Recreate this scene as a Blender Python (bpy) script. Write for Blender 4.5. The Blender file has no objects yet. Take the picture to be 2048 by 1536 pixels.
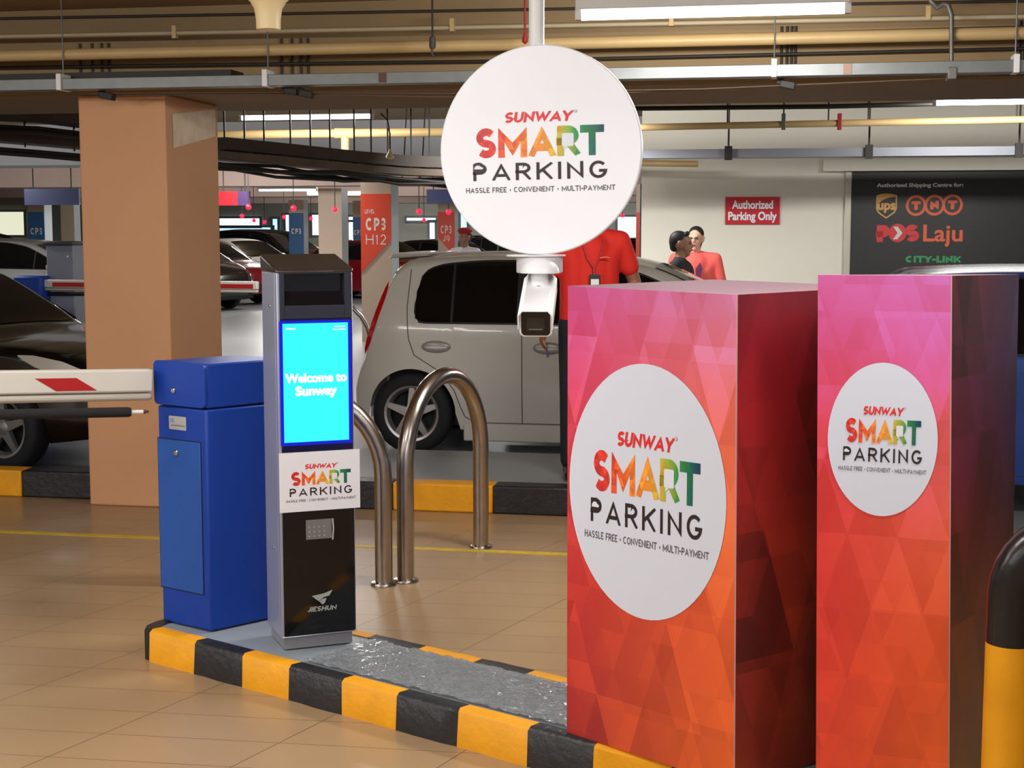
import bpy, math, random
from mathutils import Matrix, Vector
random.seed(7)
SC = bpy.context.scene
COL = SC.collection
R = math.radians
# ------------------------------------------------------------------ camera, world, exposure
FPX, CX, CY, CAMZ = 2950.0, 1024.0, 768.0, 1.68
TILT = math.atan(310 / FPX)
cam = bpy.data.cameras.new('camera'); cam.sensor_width = 36; cam.lens = FPX / 2048 * 36
cam.clip_end = 200
cam_o = bpy.data.objects.new('camera', cam); COL.objects.link(cam_o)
cam_o.location = (0, 0, CAMZ); cam_o.rotation_euler = (math.pi / 2 - TILT, 0, 0)
SC.camera = cam_o
SC.view_settings.view_transform = 'Standard'
SC.view_settings.look = 'None'
SC.view_settings.exposure = 0.0
SC.view_settings.gamma = 1
SC.view_settings.use_curve_mapping = False
W = bpy.data.worlds.new('world'); SC.world = W; W.use_nodes = True
W.node_tree.nodes['Background'].inputs[0].default_value = (0.95, 0.97, 1.0, 1)
W.node_tree.nodes['Background'].inputs[1].default_value = 0.35
ANG = R(10.5)                                    # the hall's own axes are turned against the view
SLAB, SOFFIT = 2.97, 2.47                        # ceiling slab and beam undersides

def ray(x, y):
    a = (x - CX) / FPX; b = -(y - CY) / FPX
    return Vector((a, math.cos(TILT) + b * math.sin(TILT), -math.sin(TILT) + b * math.cos(TILT)))
def gp(x, y, z=0.0):                             # where a sight line meets the level z
    r = ray(x, y); t = (z - CAMZ) / r.z
    return Vector((r.x * t, r.y * t, z))
def dp(x, y, Y):                                 # where it meets depth Y
    r = ray(x, y); t = Y / r.y
    return Vector((r.x * t, Y, CAMZ + r.z * t))
CA, SA = math.cos(ANG), math.sin(ANG)
def uv(p): return (p[0] * CA - p[1] * SA, p[0] * SA + p[1] * CA)
def rw(u, v, z=0.0): return Vector((u * CA + v * SA, -u * SA + v * CA, z))
def vp(x, y, v):                                 # where it meets the hall plane v
    r = ray(x, y); t = v / (r.x * SA + r.y * CA)
    return Vector((r.x * t, r.y * t, CAMZ + r.z * t))
RM = Matrix.Rotation(-ANG, 4, 'Z')               # hall axes -> world

# ------------------------------------------------------------------ lights
GAIN = 1.9
def tube_area(loc, length, power, rotz=-ANG, col=(1, .98, .95), wid=.10, lean=48, sides=(-1, 1)):
    l = bpy.data.lights.new('tube_glow', 'AREA'); l.shape = 'RECTANGLE'; l.size = length; l.size_y = wid
    l.energy = power * GAIN * .5; l.color = col
    for s in sides:                              # a bare tube throws light sideways as well as down
        o = bpy.data.objects.new('tube_glow', l); COL.objects.link(o)
        o.matrix_world = Matrix.Translation(loc) @ Matrix.Rotation(rotz, 4, 'Z') @ Matrix.Rotation(s * R(lean), 4, 'X') @ Matrix.Translation((0, 0, -.012))

# ------------------------------------------------------------------ materials
def lin(c):
    o = []
    for q in c[:3]:
        q = q / 255
        o.append(q / 12.92 if q <= .04045 else ((q + .055) / 1.055) ** 2.4)
    return (o[0], o[1], o[2], 1)
MATS = {}
def M(name, c=(200, 200, 200), rough=.5, metal=0, coat=0, emit=0, ec=None, bump=0, bscale=40, vary=0, vscale=6, spec=.5):
    if name in MATS: return MATS[name]
    m = bpy.data.materials.new(name); m.use_nodes = True; MATS[name] = m
    nt = m.node_tree; b = nt.nodes['Principled BSDF']
    b.inputs['Base Color'].default_value = lin(c); b.inputs['Roughness'].default_value = rough
    b.inputs['Metallic'].default_value = metal; b.inputs['Coat Weight'].default_value = coat
    b.inputs['Coat Roughness'].default_value = .06; b.inputs['Specular IOR Level'].default_value = spec
    if emit:
        b.inputs['Emission Color'].default_value = lin(ec or c); b.inputs['Emission Strength'].default_value = emit
    tc = None
    if vary or bump:
        tc = nt.nodes.new('ShaderNodeTexCoord')
    if vary:
        n = nt.nodes.new('ShaderNodeTexNoise'); n.inputs['Scale'].default_value = vscale; n.inputs['Detail'].default_value = 6
        nt.links.new(tc.outputs['Object'], n.inputs['Vector'])
        hs = nt.nodes.new('ShaderNodeHueSaturation'); hs.inputs['Color'].default_value = lin(c)
        mr = nt.nodes.new('ShaderNodeMapRange'); mr.inputs[1].default_value = .3; mr.inputs[2].default_value = .7
        mr.inputs[3].default_value = 1 - vary; mr.inputs[4].default_value = 1 + vary
        nt.links.new(n.outputs[0], mr.inputs[0]); nt.links.new(mr.outputs[0], hs.inputs['Value'])
        nt.links.new(hs.outputs[0], b.inputs['Base Color'])
    if bump:
        n = nt.nodes.new('ShaderNodeTexNoise'); n.inputs['Scale'].default_value = bscale; n.inputs['Detail'].default_value = 5
        nt.links.new(tc.outputs['Object'], n.inputs['Vector'])
        bp = nt.nodes.new('ShaderNodeBump'); bp.inputs['Strength'].default_value = bump; bp.inputs['Distance'].default_value = .01
        nt.links.new(n.outputs[0], bp.inputs['Height']); nt.links.new(bp.outputs[0], b.inputs['Normal'])
    return m
class NT:                                        # tiny node helper
    def __init__(s, m): s.t = m.node_tree; s.b = s.t.nodes['Principled BSDF']
    def n(s, k, **kw):
        o = s.t.nodes.new(k)
        for a, v in kw.items(): setattr(o, a, v)
        return o
    def put(s, sock, v):
        if hasattr(v, 'is_output'): s.t.links.new(v, sock)
        else: sock.default_value = v
    def m(s, op, a, b=0.0, c=0.0):
        o = s.n('ShaderNodeMath', operation=op); s.put(o.inputs[0], a); s.put(o.inputs[1], b); s.put(o.inputs[2], c); return o.outputs[0]
    def ramp(s, f, stops):
        o = s.n('ShaderNodeValToRGB'); e = o.color_ramp.elements
        while len(e) < len(stops): e.new(.5)
        for q, (p, c) in zip(e, stops): q.position = p; q.color = lin(c)
        s.put(o.inputs[0], f); return o.outputs[0]
    def mix(s, f, a, b, mode='MIX'):
        o = s.n('ShaderNodeMix', data_type='RGBA', blend_type=mode); s.put(o.inputs[0], f); s.put(o.inputs[6], a); s.put(o.inputs[7], b); return o.outputs[2]
    def xyz(s, v):
        o = s.n('ShaderNodeSeparateXYZ'); s.put(o.inputs[0], v); return o.outputs
    def cell(s, x, y, size, asp=1.0):            # triangle mosaic: one random number per triangle
        p = s.m('DIVIDE', x, size); q = s.m('DIVIDE', y, size * asp); h = s.m('MULTIPLY', q, .5)
        c = s.n('ShaderNodeCombineXYZ')
        s.put(c.inputs[0], s.m('FLOOR', q)); s.put(c.inputs[1], s.m('FLOOR', s.m('ADD', p, h))); s.put(c.inputs[2], s.m('FLOOR', s.m('SUBTRACT', p, h)))
        w = s.n('ShaderNodeTexWhiteNoise', noise_dimensions='3D'); s.put(w.inputs[0], c.outputs[0]); return w.outputs[0]
def print_mat(name, left, right, size, amp=.22, rough=.35):
    """printed triangle pattern; left/right are vertical colour ramps, luv = (0..1 across, 0..1 up, aspect)"""
    m = M(name, rough=rough); k = NT(m)
    at = k.n('ShaderNodeAttribute', attribute_name='luv'); x, y, z = k.xyz(at.outputs['Vector'])
    yy = k.m('MULTIPLY', y, z)
    c1 = k.cell(x, yy, size, 1.25); c2 = k.cell(k.m('ADD', x, 3.37), k.m('ADD', yy, 1.9), size * 1.9, 1.5)
    j = k.m('ADD', k.m('MULTIPLY', k.m('SUBTRACT', c1, .5), .5), k.m('SUBTRACT', c2, .5))
    t = k.m('ADD', y, k.m('MULTIPLY', j, .10)); xx = k.m('ADD', x, k.m('MULTIPLY', j, .25))
    xx = k.n('ShaderNodeClamp').outputs[0] if False else xx
    cl = k.n('ShaderNodeClamp'); k.put(cl.inputs[0], xx)
    c = k.mix(cl.outputs[0], k.ramp(t, left), k.ramp(t, right))
    v = k.m('ADD', 1.0, k.m('MULTIPLY', j, amp))
    hs = k.n('ShaderNodeHueSaturation'); k.put(hs.inputs['Color'], c); k.put(hs.inputs['Value'], v)
    k.put(k.b.inputs['Base Color'], hs.outputs[0]); return m
def logo_mosaic():
    m = M('mosaic_print', rough=.4); k = NT(m)
    at = k.n('ShaderNodeAttribute', attribute_name='luv'); x, y, z = k.xyz(at.outputs['Vector'])
    c1 = k.cell(x, y, .055, 1.1); j = k.m('SUBTRACT', c1, .5)
    t = k.m('ADD', x, k.m('MULTIPLY', j, .09))
    c = k.ramp(t, [(0, (208, 40, 44)), (.15, (226, 62, 36)), (.3, (238, 106, 34)), (.5, (246, 150, 46)), (.64, (214, 176, 44)), (.72, (150, 180, 60)), (.82, (40, 140, 66)), (.92, (0, 104, 84)), (1, (6, 60, 82))])
    hs = k.n('ShaderNodeHueSaturation'); k.put(hs.inputs['Color'], c); k.put(hs.inputs['Value'], k.m('ADD', 1.0, k.m('MULTIPLY', j, .5)))
    k.put(k.b.inputs['Base Color'], hs.outputs[0]); return m
def tile_mat():
    m = M('floor_tile', (176, 140, 96), rough=.3); k = NT(m)
    g = k.n('ShaderNodeNewGeometry'); x, y, z = k.xyz(g.outputs['Position'])
    def fam(a, sp, off, wd):                     # grout lines along direction a
        d = k.m('ADD', k.m('MULTIPLY', x, -math.sin(a)), k.m('MULTIPLY', y, math.cos(a)))
        f = k.m('FRACT', k.m('DIVIDE', k.m('ADD', d, off), sp))
        return k.m('MAXIMUM', k.m('LESS_THAN', f, wd / sp), 0.0), k.m('FLOOR', k.m('DIVIDE', k.m('ADD', d, off), sp))
    l1, i1 = fam(R(-8.5), .232, 20 + .06, .0035); l2, i2 = fam(R(62), .575, 20.12, .004)
    ln = k.m('MAXIMUM', l1, l2)
    cb = k.n('ShaderNodeCombineXYZ'); k.put(cb.inputs[0], i1); k.put(cb.inputs[1], i2)
    wn = k.n('ShaderNodeTexWhiteNoise', noise_dimensions='3D'); k.put(wn.inputs[0], cb.outputs[0])
    nz = k.n('ShaderNodeTexNoise'); nz.inputs['Scale'].default_value = 2.2; nz.inputs['Detail'].default_value = 8; k.put(nz.inputs['Vector'], g.outputs['Position'])
    n2 = k.n('ShaderNodeTexNoise'); n2.inputs['Scale'].default_value = 90; n2.inputs['Detail'].default_value = 2; k.put(n2.inputs['Vector'], g.outputs['Position'])
    v = k.m('ADD', k.m('ADD', .84, k.m('MULTIPLY', wn.outputs[0], .06)), k.m('ADD', k.m('MULTIPLY', nz.outputs[0], .16), k.m('MULTIPLY', n2.outputs[0], .08)))
    hs = k.n('ShaderNodeHueSaturation'); k.put(hs.inputs['Color'], lin((164, 134, 98))); k.put(hs.inputs['Value'], v)
    k.put(k.b.inputs['Base Color'], k.mix(k.m('MULTIPLY', ln, .75), hs.outputs[0], lin((70, 52, 34))))
    k.put(k.b.inputs['Roughness'], k.m('ADD', .2, k.m('MULTIPLY', nz.outputs[0], .26))); return m

# ------------------------------------------------------------------ mesh building
class MB:
    def __init__(s): s.v = []; s.f = []; s.fm = []; s.luv = {}; s.X = Matrix.Identity(4)
    def at(s, loc=(0, 0, 0), rz=0, rx=0, ry=0, mat=None):
        s.X = mat if mat else Matrix.Translation(loc) @ Matrix.Rotation(rz, 4, 'Z') @ Matrix.Rotation(ry, 4, 'Y') @ Matrix.Rotation(rx, 4, 'X'); return s
    def add(s, vs, fs, m=0, luv=None):
        b = len(s.v)
        for i, p in enumerate(vs):
            s.v.append(s.X @ Vector(p))
            if luv: s.luv[b + i] = luv[i]
        for f in fs: s.f.append([b + i for i in f]); s.fm.append(m)
        return s
    def hexa(s, p, m=0):                         # 4 bottom then 4 top corners, counter-clockwise from above
        return s.add(p, [(3, 2, 1, 0), (4, 5, 6, 7), (0, 1, 5, 4), (1, 2, 6, 5), (2, 3, 7, 6), (3, 0, 4, 7)], m)
    def box(s, x0, x1, y0, y1, z0, z1, m=0):
        return s.hexa([(x0, y0, z0), (x1, y0, z0), (x1, y1, z0), (x0, y1, z0), (x0, y0, z1), (x1, y0, z1), (x1, y1, z1), (x0, y1, z1)], m)
    def prism(s, pts, z0, z1, m=0):              # outline in xy
        n = len(pts)
        return s.add([(x, y, z0) for x, y in pts] + [(x, y, z1) for x, y in pts],
                     [tuple(range(n - 1, -1, -1)), tuple(range(n, 2 * n))] + [(i, (i + 1) % n, n + (i + 1) % n, n + i) for i in range(n)], m)
    def slab(s, pts, y0, y1, m=0):               # outline in xz, thickness along y
        n = len(pts)
        return s.add([(x, y0, z) for x, z in pts] + [(x, y1, z) for x, z in pts],
                     [tuple(range(n)), tuple(range(2 * n - 1, n - 1, -1))] + [(i, n + i, n + (i + 1) % n, (i + 1) % n) for i in range(n)], m)
    def tube(s, path, r, n=12, m=0, caps=True, up=None):
        path = [Vector(p) for p in path]; k = len(path)
        rs = r if isinstance(r, (list, tuple)) else [r] * k
        vs = []; fs = []; prev = None
        for i, p in enumerate(path):
            t = (path[min(i + 1, k - 1)] - path[max(i - 1, 0)]).normalized()
            if prev is None:
                a = up and Vector(up) or (Vector((0, 0, 1)) if abs(t.z) < .9 else Vector((0, 1, 0)))
                a = (a - t * a.dot(t)).normalized()
            else:
                a = prev - t * prev.dot(t); a.normalize()
            prev = a; b = t.cross(a)
            for j in range(n):
                q = 2 * math.pi * j / n
                vs.append(p + (a * math.cos(q) + b * math.sin(q)) * rs[i])
        for i in range(k - 1):
            for j in range(n):
                fs.append((i * n + j, i * n + (j + 1) % n, (i + 1) * n + (j + 1) % n, (i + 1) * n + j))
        if caps: fs.append(tuple(range(n - 1, -1, -1))); fs.append(tuple((k - 1) * n + j for j in range(n)))
        return s.add(vs, fs, m)
    def lathe(s, prof, n=24, m=0, axis='Z', arc=None, cap=True):
        vs = []; fs = []; k = len(prof)
        for r, h in prof:
            for j in range(n):
                q = 2 * math.pi * j / n; c, d = r * math.cos(q), r * math.sin(q)
                vs.append((c, d, h) if axis == 'Z' else ((d, h, c) if axis == 'Y' else (h, c, d)))
        for i in range(k - 1):
            for j in range(n): fs.append((i * n + j, i * n + (j + 1) % n, (i + 1) * n + (j + 1) % n, (i + 1) * n + j))
        if cap: fs.append(tuple(range(n - 1, -1, -1))); fs.append(tuple((k - 1) * n + j for j in range(n)))
        return s.add(vs, fs, m)
    def ball(s, c, r, n=16, m=0):
        rx, ry, rz = r if isinstance(r, (tuple, list)) else (r, r, r)
        h = n // 2; vs = [(c[0], c[1], c[2] - rz)]; fs = []
        for i in range(1, h):
            a = -math.pi / 2 + math.pi * i / h
            for j in range(n):
                q = 2 * math.pi * j / n
                vs.append((c[0] + rx * math.cos(a) * math.cos(q), c[1] + ry * math.cos(a) * math.sin(q), c[2] + rz * math.sin(a)))
        vs.append((c[0], c[1], c[2] + rz)); L = len(vs) - 1
        for j in range(n):
            fs.append((0, 1 + (j + 1) % n, 1 + j)); fs.append((L, 1 + (h - 2) * n + j, 1 + (h - 2) * n + (j + 1) % n))
        for i in range(h - 2):
            for j in range(n): fs.append((1 + i * n + j, 1 + i * n + (j + 1) % n, 1 + (i + 1) * n + (j + 1) % n, 1 + (i + 1) * n + j))
        return s.add(vs, fs, m)
    def cap2(s, p0, r0, p1, r1, n=14, m=0):      # tapered limb with rounded ends
        p0, p1 = Vector(p0), Vector(p1); d = p1 - p0; L = d.length; t = d / L if L > 1e-6 else Vector((0, 0, 1))
        pts = []; rs = []
        for i in range(6):
            a = math.pi / 2 * i / 5; pts.append(p0 - t * r0 * math.cos(a)); rs.append(max(r0 * math.sin(a), r0 * .05))
        for i in range(6):
            a = math.pi / 2 * i / 5; pts.append(p1 + t * r1 * math.sin(a)); rs.append(max(r1 * math.cos(a), r1 * .05))
        return s.tube(pts, rs, n, m)
    def build(s, name, mats, parent=None, smooth=35, bevel=0, seg=2, loc=None, rot=None, label=None):
        me = bpy.data.meshes.new(name); me.from_pydata([tuple(p) for p in s.v], [], s.f); 
        if not isinstance(mats, (list, tuple)): mats = [mats]
        for q in mats: me.materials.append(q)
        me.polygons.foreach_set('material_index', s.fm)
        if s.luv:
            a = me.attributes.new('luv', 'FLOAT_VECTOR', 'POINT')
            for i, w in s.luv.items(): a.data[i].vector = w
        me.update()
        if smooth:
            me.polygons.foreach_set('use_smooth', [True] * len(me.polygons)); me.set_sharp_from_angle(angle=R(smooth))
        o = bpy.data.objects.new(name, me); COL.objects.link(o)
        if parent: o.parent = parent
        if loc is not None: o.location = loc
        if rot is not None: o.rotation_euler = rot
        if bevel:
            b = o.modifiers.new('b', 'BEVEL'); b.width = bevel; b.segments = seg; b.limit_method = 'ANGLE'; b.angle_limit = R(40)
            b.harden_normals = False
        if label: o['label'] = label
        return o
def thing(name, label, cat, loc=(0, 0, 0), rz=0.0, group=None):
    o = bpy.data.objects.new(name, None); COL.objects.link(o); o.empty_display_size = .1
    o.location = loc; o.rotation_euler = (0, 0, rz); return tag(o, label, cat, group)
def tag(o, label, cat, group=None):
    o['label'] = label; o['category'] = cat
    if group: o['group'] = group
    return o
def struct(o): o['kind'] = 'structure'; return o

# ------------------------------------------------------------------ lettering
def arc(cx, cy, rx, ry, a0, a1, n=10):
    return [(cx + rx * math.cos(R(a0 + (a1 - a0) * i / n)), cy + ry * math.sin(R(a0 + (a1 - a0) * i / n))) for i in range(n + 1)]
GL = {
 'A': (.95, [[(0, 0), (.5, 1), (1, 0)], [(.2, .25), (.8, .25)]]), 'M': (1.1, [[(0, 0), (0, 1), (.5, .2), (1, 1), (1, 0)]]),
 'R': (.8, [[(0, 0), (0, 1), (.5, 1)] + arc(.5, .735, .5, .265, 90, -90) + [(0, .47)], [(.5, .47), (1, 0)]]),
 'P': (.74, [[(0, 0), (0, 1), (.5, 1)] + arc(.5, .72, .5, .28, 90, -90) + [(0, .44)]]),
 'T': (.82, [[(0, 1), (1, 1)], [(.5, 0), (.5, 1)]]), 'K': (.84, [[(0, 0), (0, 1)], [(1, 1), (.02, .38)], [(.35, .6), (1, 0)]]),
 'I': (0, [[(.5, 0), (.5, 1)]]), 'N': (.86, [[(0, 0), (0, 1), (1, 0), (1, 1)]]),
 'G': (.95, [arc(.5, .5, .5, .5, 42, 335, 18) + [(.98, .42), (.55, .42)]]), 'C': (.88, [arc(.52, .5, .52, .5, 48, 312, 18)]),
 'S': (.74, [arc(.5, .74, .5, .26, 34, 270, 14) + arc(.5, .24, .5, .24, 90, -146, 14)[1:]]),
 'U': (.82, [[(0, 1), (0, .4)] + arc(.5, .4, .5, .4, 180, 360, 12) + [(1, 1)]]), 'W': (1.3, [[(0, 1), (.25, 0), (.5, .85), (.75, 0), (1, 1)]]),
 'Y': (.85, [[(0, 1), (.5, .42), (1, 1)], [(.5, .42), (.5, 0)]]), 'H': (.86, [[(0, 0), (0, 1)], [(1, 0), (1, 1)], [(0, .5), (1, .5)]]),
 'L': (.62, [[(0, 1), (0, 0), (1, 0)]]), 'E': (.66, [[(1, 1), (0, 1), (0, 0), (1, 0)], [(0, .5), (.9, .5)]]),
 'F': (.62, [[(1, 1), (0, 1), (0, 0)], [(0, .5), (.9, .5)]]), 'O': (1.0, [arc(.5, .5, .5, .5, 0, 360, 22)]), 'V': (.9, [[(0, 1), (.5, 0), (1, 1)]]),
 'J': (.5, [[(1, 1), (1, .3)] + arc(.5, .3, .5, .3, 0, -160, 8)]), '-': (.4, [[(0, .42), (1, .42)]]), '•': (.3, [arc(.5, .42, .22, .1, 0, 360, 8)]),
 '1': (.35, [[(0, .8), (.6, 1), (.6, 0)]]), '2': (.62, [arc(.5, .71, .5, .29, 165, -25, 10) + [(0, 0), (1, 0)]]),
 '3': (.62, [arc(.45, .75, .5, .25, 150, -90, 10) + arc(.45, .25, .53, .25, 90, -150, 10)[1:]]),
 '9': (.64, [arc(.5, .68, .5, .32, 0, 360, 16), [(1, .68)] + arc(.45, .45, .55, .45, 15, -80, 8)]), '_': (.36, []),
}
def strokes(text, w=.2, sp=.18, shear=0.0):
    """block capitals of cap height 1 drawn as flat strokes; returns verts2d, faces, width"""
    vs, fs, x0 = [], [], 0.0
    for ch in text:
        gw, pl = GL[ch if ch != ' ' else '_']; gw = max(gw, w)
        for lay, p in enumerate(pl):
            q = [Vector((x0 + w / 2 + a * (gw - w), w / 2 + b * (1 - w))) for a, b in p]
            closed = (q[0] - q[-1]).length < 1e-4
            for e, i, k in ((p[0], 0, 1), (p[-1], -1, -2)):
                if closed: break
                d = (q[i] - q[k]).normalized()
                if (abs(d.y) > .45 and e[1] in (0, 1)) or (abs(d.x) > .9 and e[0] in (0, 1)): q[i] = q[i] + d * w * .62
            n = len(q); b0 = len(vs)
            for i in range(n):
                a = q[i] - q[i - 1] if i else (q[1] - q[0] if not closed else q[0] - q[-2])
                b = q[i + 1] - q[i] if i < n - 1 else (q[-1] - q[-2] if not closed else q[1] - q[0])
                a = a.normalized(); b = b.normalized(); na = Vector((-a.y, a.x)); nb = Vector((-b.y, b.x)); m = na + nb
                m = m.normalized() if m.length > 1e-5 else na
                L = w / 2 / max(.34, m.dot(na))
                for sgn in (1, -1):
                    t = q[i] + m * L * sgn; vs.append((t.x, min(1, max(0, t.y)), lay))
            for i in range(n - 1): fs.append((b0 + 2 * i, b0 + 2 * i + 1, b0 + 2 * i + 3, b0 + 2 * i + 2))
        x0 += gw + sp
    return [(x + shear * y, y, l) for x, y, l in vs], fs, x0 - sp
def font(text, bold=0.0, shear=0.0):
    """mixed-case text from the built-in typeface, cap height about 1"""
    c = bpy.data.curves.new('t', 'FONT'); c.body = text; c.size = 1.42; c.shear = shear; c.resolution_u = 4; c.fill_mode = 'FRONT'
    o = bpy.data.objects.new('t', c); COL.objects.link(o)
    me = bpy.data.meshes.new_from_object(o.evaluated_get(bpy.context.evaluated_depsgraph_get()))
    v = [(p.co.x, p.co.y) for p in me.vertices]; f = [tuple(p.vertices) for p in me.polygons]
    bpy.data.objects.remove(o); bpy.data.curves.remove(c); bpy.data.meshes.remove(me)
    x0 = min(p[0] for p in v); v = [(x - x0, y) for x, y in v]; wd = max(p[0] for p in v)
    V, Fc = [], []
    offs = [(0, 0)] if not bold else [(bold * math.cos(R(a)), bold * math.sin(R(a))) for a in range(0, 360, 45)]
    for lay, (dx, dy) in enumerate(offs):
        b = len(V); V += [(x + dx, y + dy, lay) for x, y in v]; Fc += [tuple(b + i for i in q) for q in f]
    return V, Fc, wd
def put(mb, geo, cx, y0, width, height, m=0, d=0.0, luv=False, rot=0.0):
    """lay flat lettering on the plane y = -d of mb's frame (x across, z up); centred on cx, baseline y0"""
    vs, fs, wd = geo; sx = width / wd; P = []; L = []
    for x, y, lay in vs:
        X, Z = (x - wd / 2) * sx, y * height
        P.append((cx + X * math.cos(rot) - Z * math.sin(rot), -d - lay * .00012, y0 + X * math.sin(rot) + Z * math.cos(rot))); L.append((x / wd, y * height / width, 0))
    # two-sided flat letters with a hair of thickness
    n = len(P)
    mb.add(P, fs, m, L if luv else None)
def disc(mb, cx, cz, rx, rz, d, m=0, n=48, a0=0, a1=360):
    k = n if a1 - a0 == 360 else n + 1
    mb.add([(cx + rx * math.cos(R(a0 + (a1 - a0) * i / n)), -d, cz + rz * math.sin(R(a0 + (a1 - a0) * i / n))) for i in range(k)], [tuple(range(k))], m)
def flat(mb, pts, d, m=0): mb.add([(x, -d, z) for x, z in pts], [tuple(range(len(pts)))], m)
def rrect(x0, x1, z0, z1, r, n=5):
    o = []
    for cx, cz, a in ((x1 - r, z1 - r, 0), (x0 + r, z1 - r, 90), (x0 + r, z0 + r, 180), (x1 - r, z0 + r, 270)):
        o += [(cx + r * math.cos(R(a + 90 * i / n)), cz + r * math.sin(R(a + 90 * i / n))) for i in range(n + 1)]
    return o
INK = [M('ink_red', (222, 40, 42), .4), logo_mosaic(), M('ink_dark', (38, 24, 28), .45), M('ink_grey', (92, 86, 90), .5), M('ink_white', (222, 226, 234), .4)]
def logo(mb, cx, cz, Wd, sy=1.0, d=.001, rot=0.0):
    """three lines and a tagline; Wd is the width of the big word, cz its centre height"""
    h = .232 * Wd * sy; g = Wd * sy
    def P(geo, dx, z, w, hh, m, luv=False, dd=0): put(mb, geo, cx + dx * math.cos(rot) - (z - cz) * math.sin(rot), z + dx * math.sin(rot), w, hh, m, d + dd, luv, rot)
    zb = cz - h / 2
    P(strokes('SMART', .25, .09), 0, zb, Wd, h, 1, True)
    P(strokes('SUNWAY', .235, .06, .2), -.012 * Wd, zb + h + .036 * g, .53 * Wd, .082 * g, 0)
    disc(mb, cx + .285 * Wd, zb + h + .113 * g, .011 * Wd, .011 * g, d, 3, 12); disc(mb, cx + .285 * Wd, zb + h + .113 * g, .008 * Wd, .008 * g, d + .0006, 4, 12)
    zp = zb - .043 * g - .134 * g
    P(strokes('PARKING', .165, .32), 0, zp, 1.06 * Wd, .134 * g, 2)
    pw, ph = .1 * Wd, .134 * g; px = cx - .53 * Wd                       # the P's bowl is filled and holds a small car shape
    flat(mb, [(px + .015 * Wd, zp + .4 * ph), (px + .5 * pw, zp + .4 * ph)] + [(px + .5 * pw + a, zp + .72 * ph + b) for a, b in arc(0, 0, .42 * pw, .3 * ph, -90, 90, 8)] + [(px + .015 * Wd, zp + .98 * ph)], d + .0004, 2)
    flat(mb, [(px + .12 * pw, zp + .62 * ph), (px + .8 * pw, zp + .62 * ph), (px + .86 * pw, zp + .7 * ph), (px + .66 * pw, zp + .78 * ph), (px + .5 * pw, zp + .85 * ph), (px + .3 * pw, zp + .84 * ph), (px + .15 * pw, zp + .74 * ph)], d + .0008, 4)
    P(strokes('HASSLE FREE • CONVENIENT • MULTI-PAYMENT', .17, .17), 0, zp - .053 * g - .041 * g, 1.18 * Wd, .041 * g, 3)
    qx, qz = cx + .225 * Wd, cz + .03 * h                                # blank speech bubble inside the R
    flat(mb, rrect(qx - .046 * Wd, qx + .046 * Wd, qz - .2 * h, qz + .24 * h, .014 * Wd), d + .0008, 4)
    flat(mb, [(qx - .03 * Wd, qz - .19 * h), (qx + .01 * Wd, qz - .19 * h), (qx - .035 * Wd, qz - .29 * h)], d + .0008, 4)

# ------------------------------------------------------------------ shared materials
BEIGE = M('soffit_paint', (140, 116, 80), .7, vary=.06, vscale=1.5)
CREAM = M('cream_pipe_paint', (184, 156, 106), .45, vary=.05)
GALV = M('galvanised_steel', (112, 115, 113), .42, .5, vary=.08, vscale=14)
GALVD = M('dull_steel', (112, 108, 102), .5, .5, vary=.1)
DARKC = M('black_cable', (30, 26, 22), .6)
BROWNT = M('brown_tray', (66, 54, 43), .6, vary=.1)
WHITEP = M('white_paint', (226, 226, 224), .45)
WALLW = M('white_wall_paint', (222, 218, 204), .7, vary=.03, vscale=1)
STEEL = M('brushed_stainless', (178, 168, 160), .26, 1, vary=.06, vscale=30)
CHROME = M('chrome', (210, 210, 212), .12, 1)
YEL = M('kerb_yellow', (232, 158, 4), .5, vary=.08, vscale=9, bump=.35, bscale=30)
BLK = M('kerb_black', (34, 32, 34), .42, vary=.2, vscale=12, bump=.5, bscale=34)
GREYP = M('island_grey_paint', (140, 148, 154), .4, vary=.05, vscale=5, bump=.15, bscale=25)
ROADG = M('grey_floor_paint', (130, 132, 134), .35, vary=.06, vscale=2)
PILLAR = M('pillar_orange_paint', (206, 152, 108), .6, vary=.03, vscale=2, bump=.08, bscale=60)
RUB = M('rubber', (24, 24, 27), .6)
BLACKG = M('black_gloss', (8, 8, 10), .12)
TUBE = M('tube_glow_white', (235, 240, 255), .4, emit=9)
RED = M('sign_red', (184, 14, 30), .6)

# ------------------------------------------------------------------ structure
def hall_box(name, u0, u1, v0, v1, z0, z1, mat, bevel=0):
    return struct(MB().at(mat=RM).box(u0, u1, v0, v1, z0, z1).build(name, mat, smooth=0, bevel=bevel))
KV = 8.45                                        # face of the far kerb
hall_box('floor', -22, 16, -8, KV + .1, -.12, 0, tile_mat())
hall_box('floor_road', -34, 26, KV + .1, 56, -.12, 0, ROADG)
hall_box('ceiling', -34, 26, -8, 56, SLAB, SLAB + .2, BEIGE)
BEAM = M('beam_paint', (168, 146, 136), .7, vary=.05, vscale=1)
BEAMW = M('beam_white', (186, 186, 190), .7, vary=.04, vscale=1)
hall_box('beam', -34, 26, 8.28, 9.55, SOFFIT, SLAB, BEIGE)
hall_box('beam', -34, 1.0, 17.2, 18.0, SOFFIT, SLAB, BEAMW)
hall_box('beam', -34, 6, 24.5, 25.3, 2.42, SLAB, BEAM)
hall_box('beam', -34, 6, 32.5, 33.4, 2.42, SLAB, BEAM)
hall_box('beam', -34, 6, 41, 42, 2.42, SLAB, BEAM)
# far end wall with lit window openings
hall_box('wall_back', -34, 26, 50, 50.3, 0, SLAB, M('far_wall', (168, 168, 156), .7))
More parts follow.
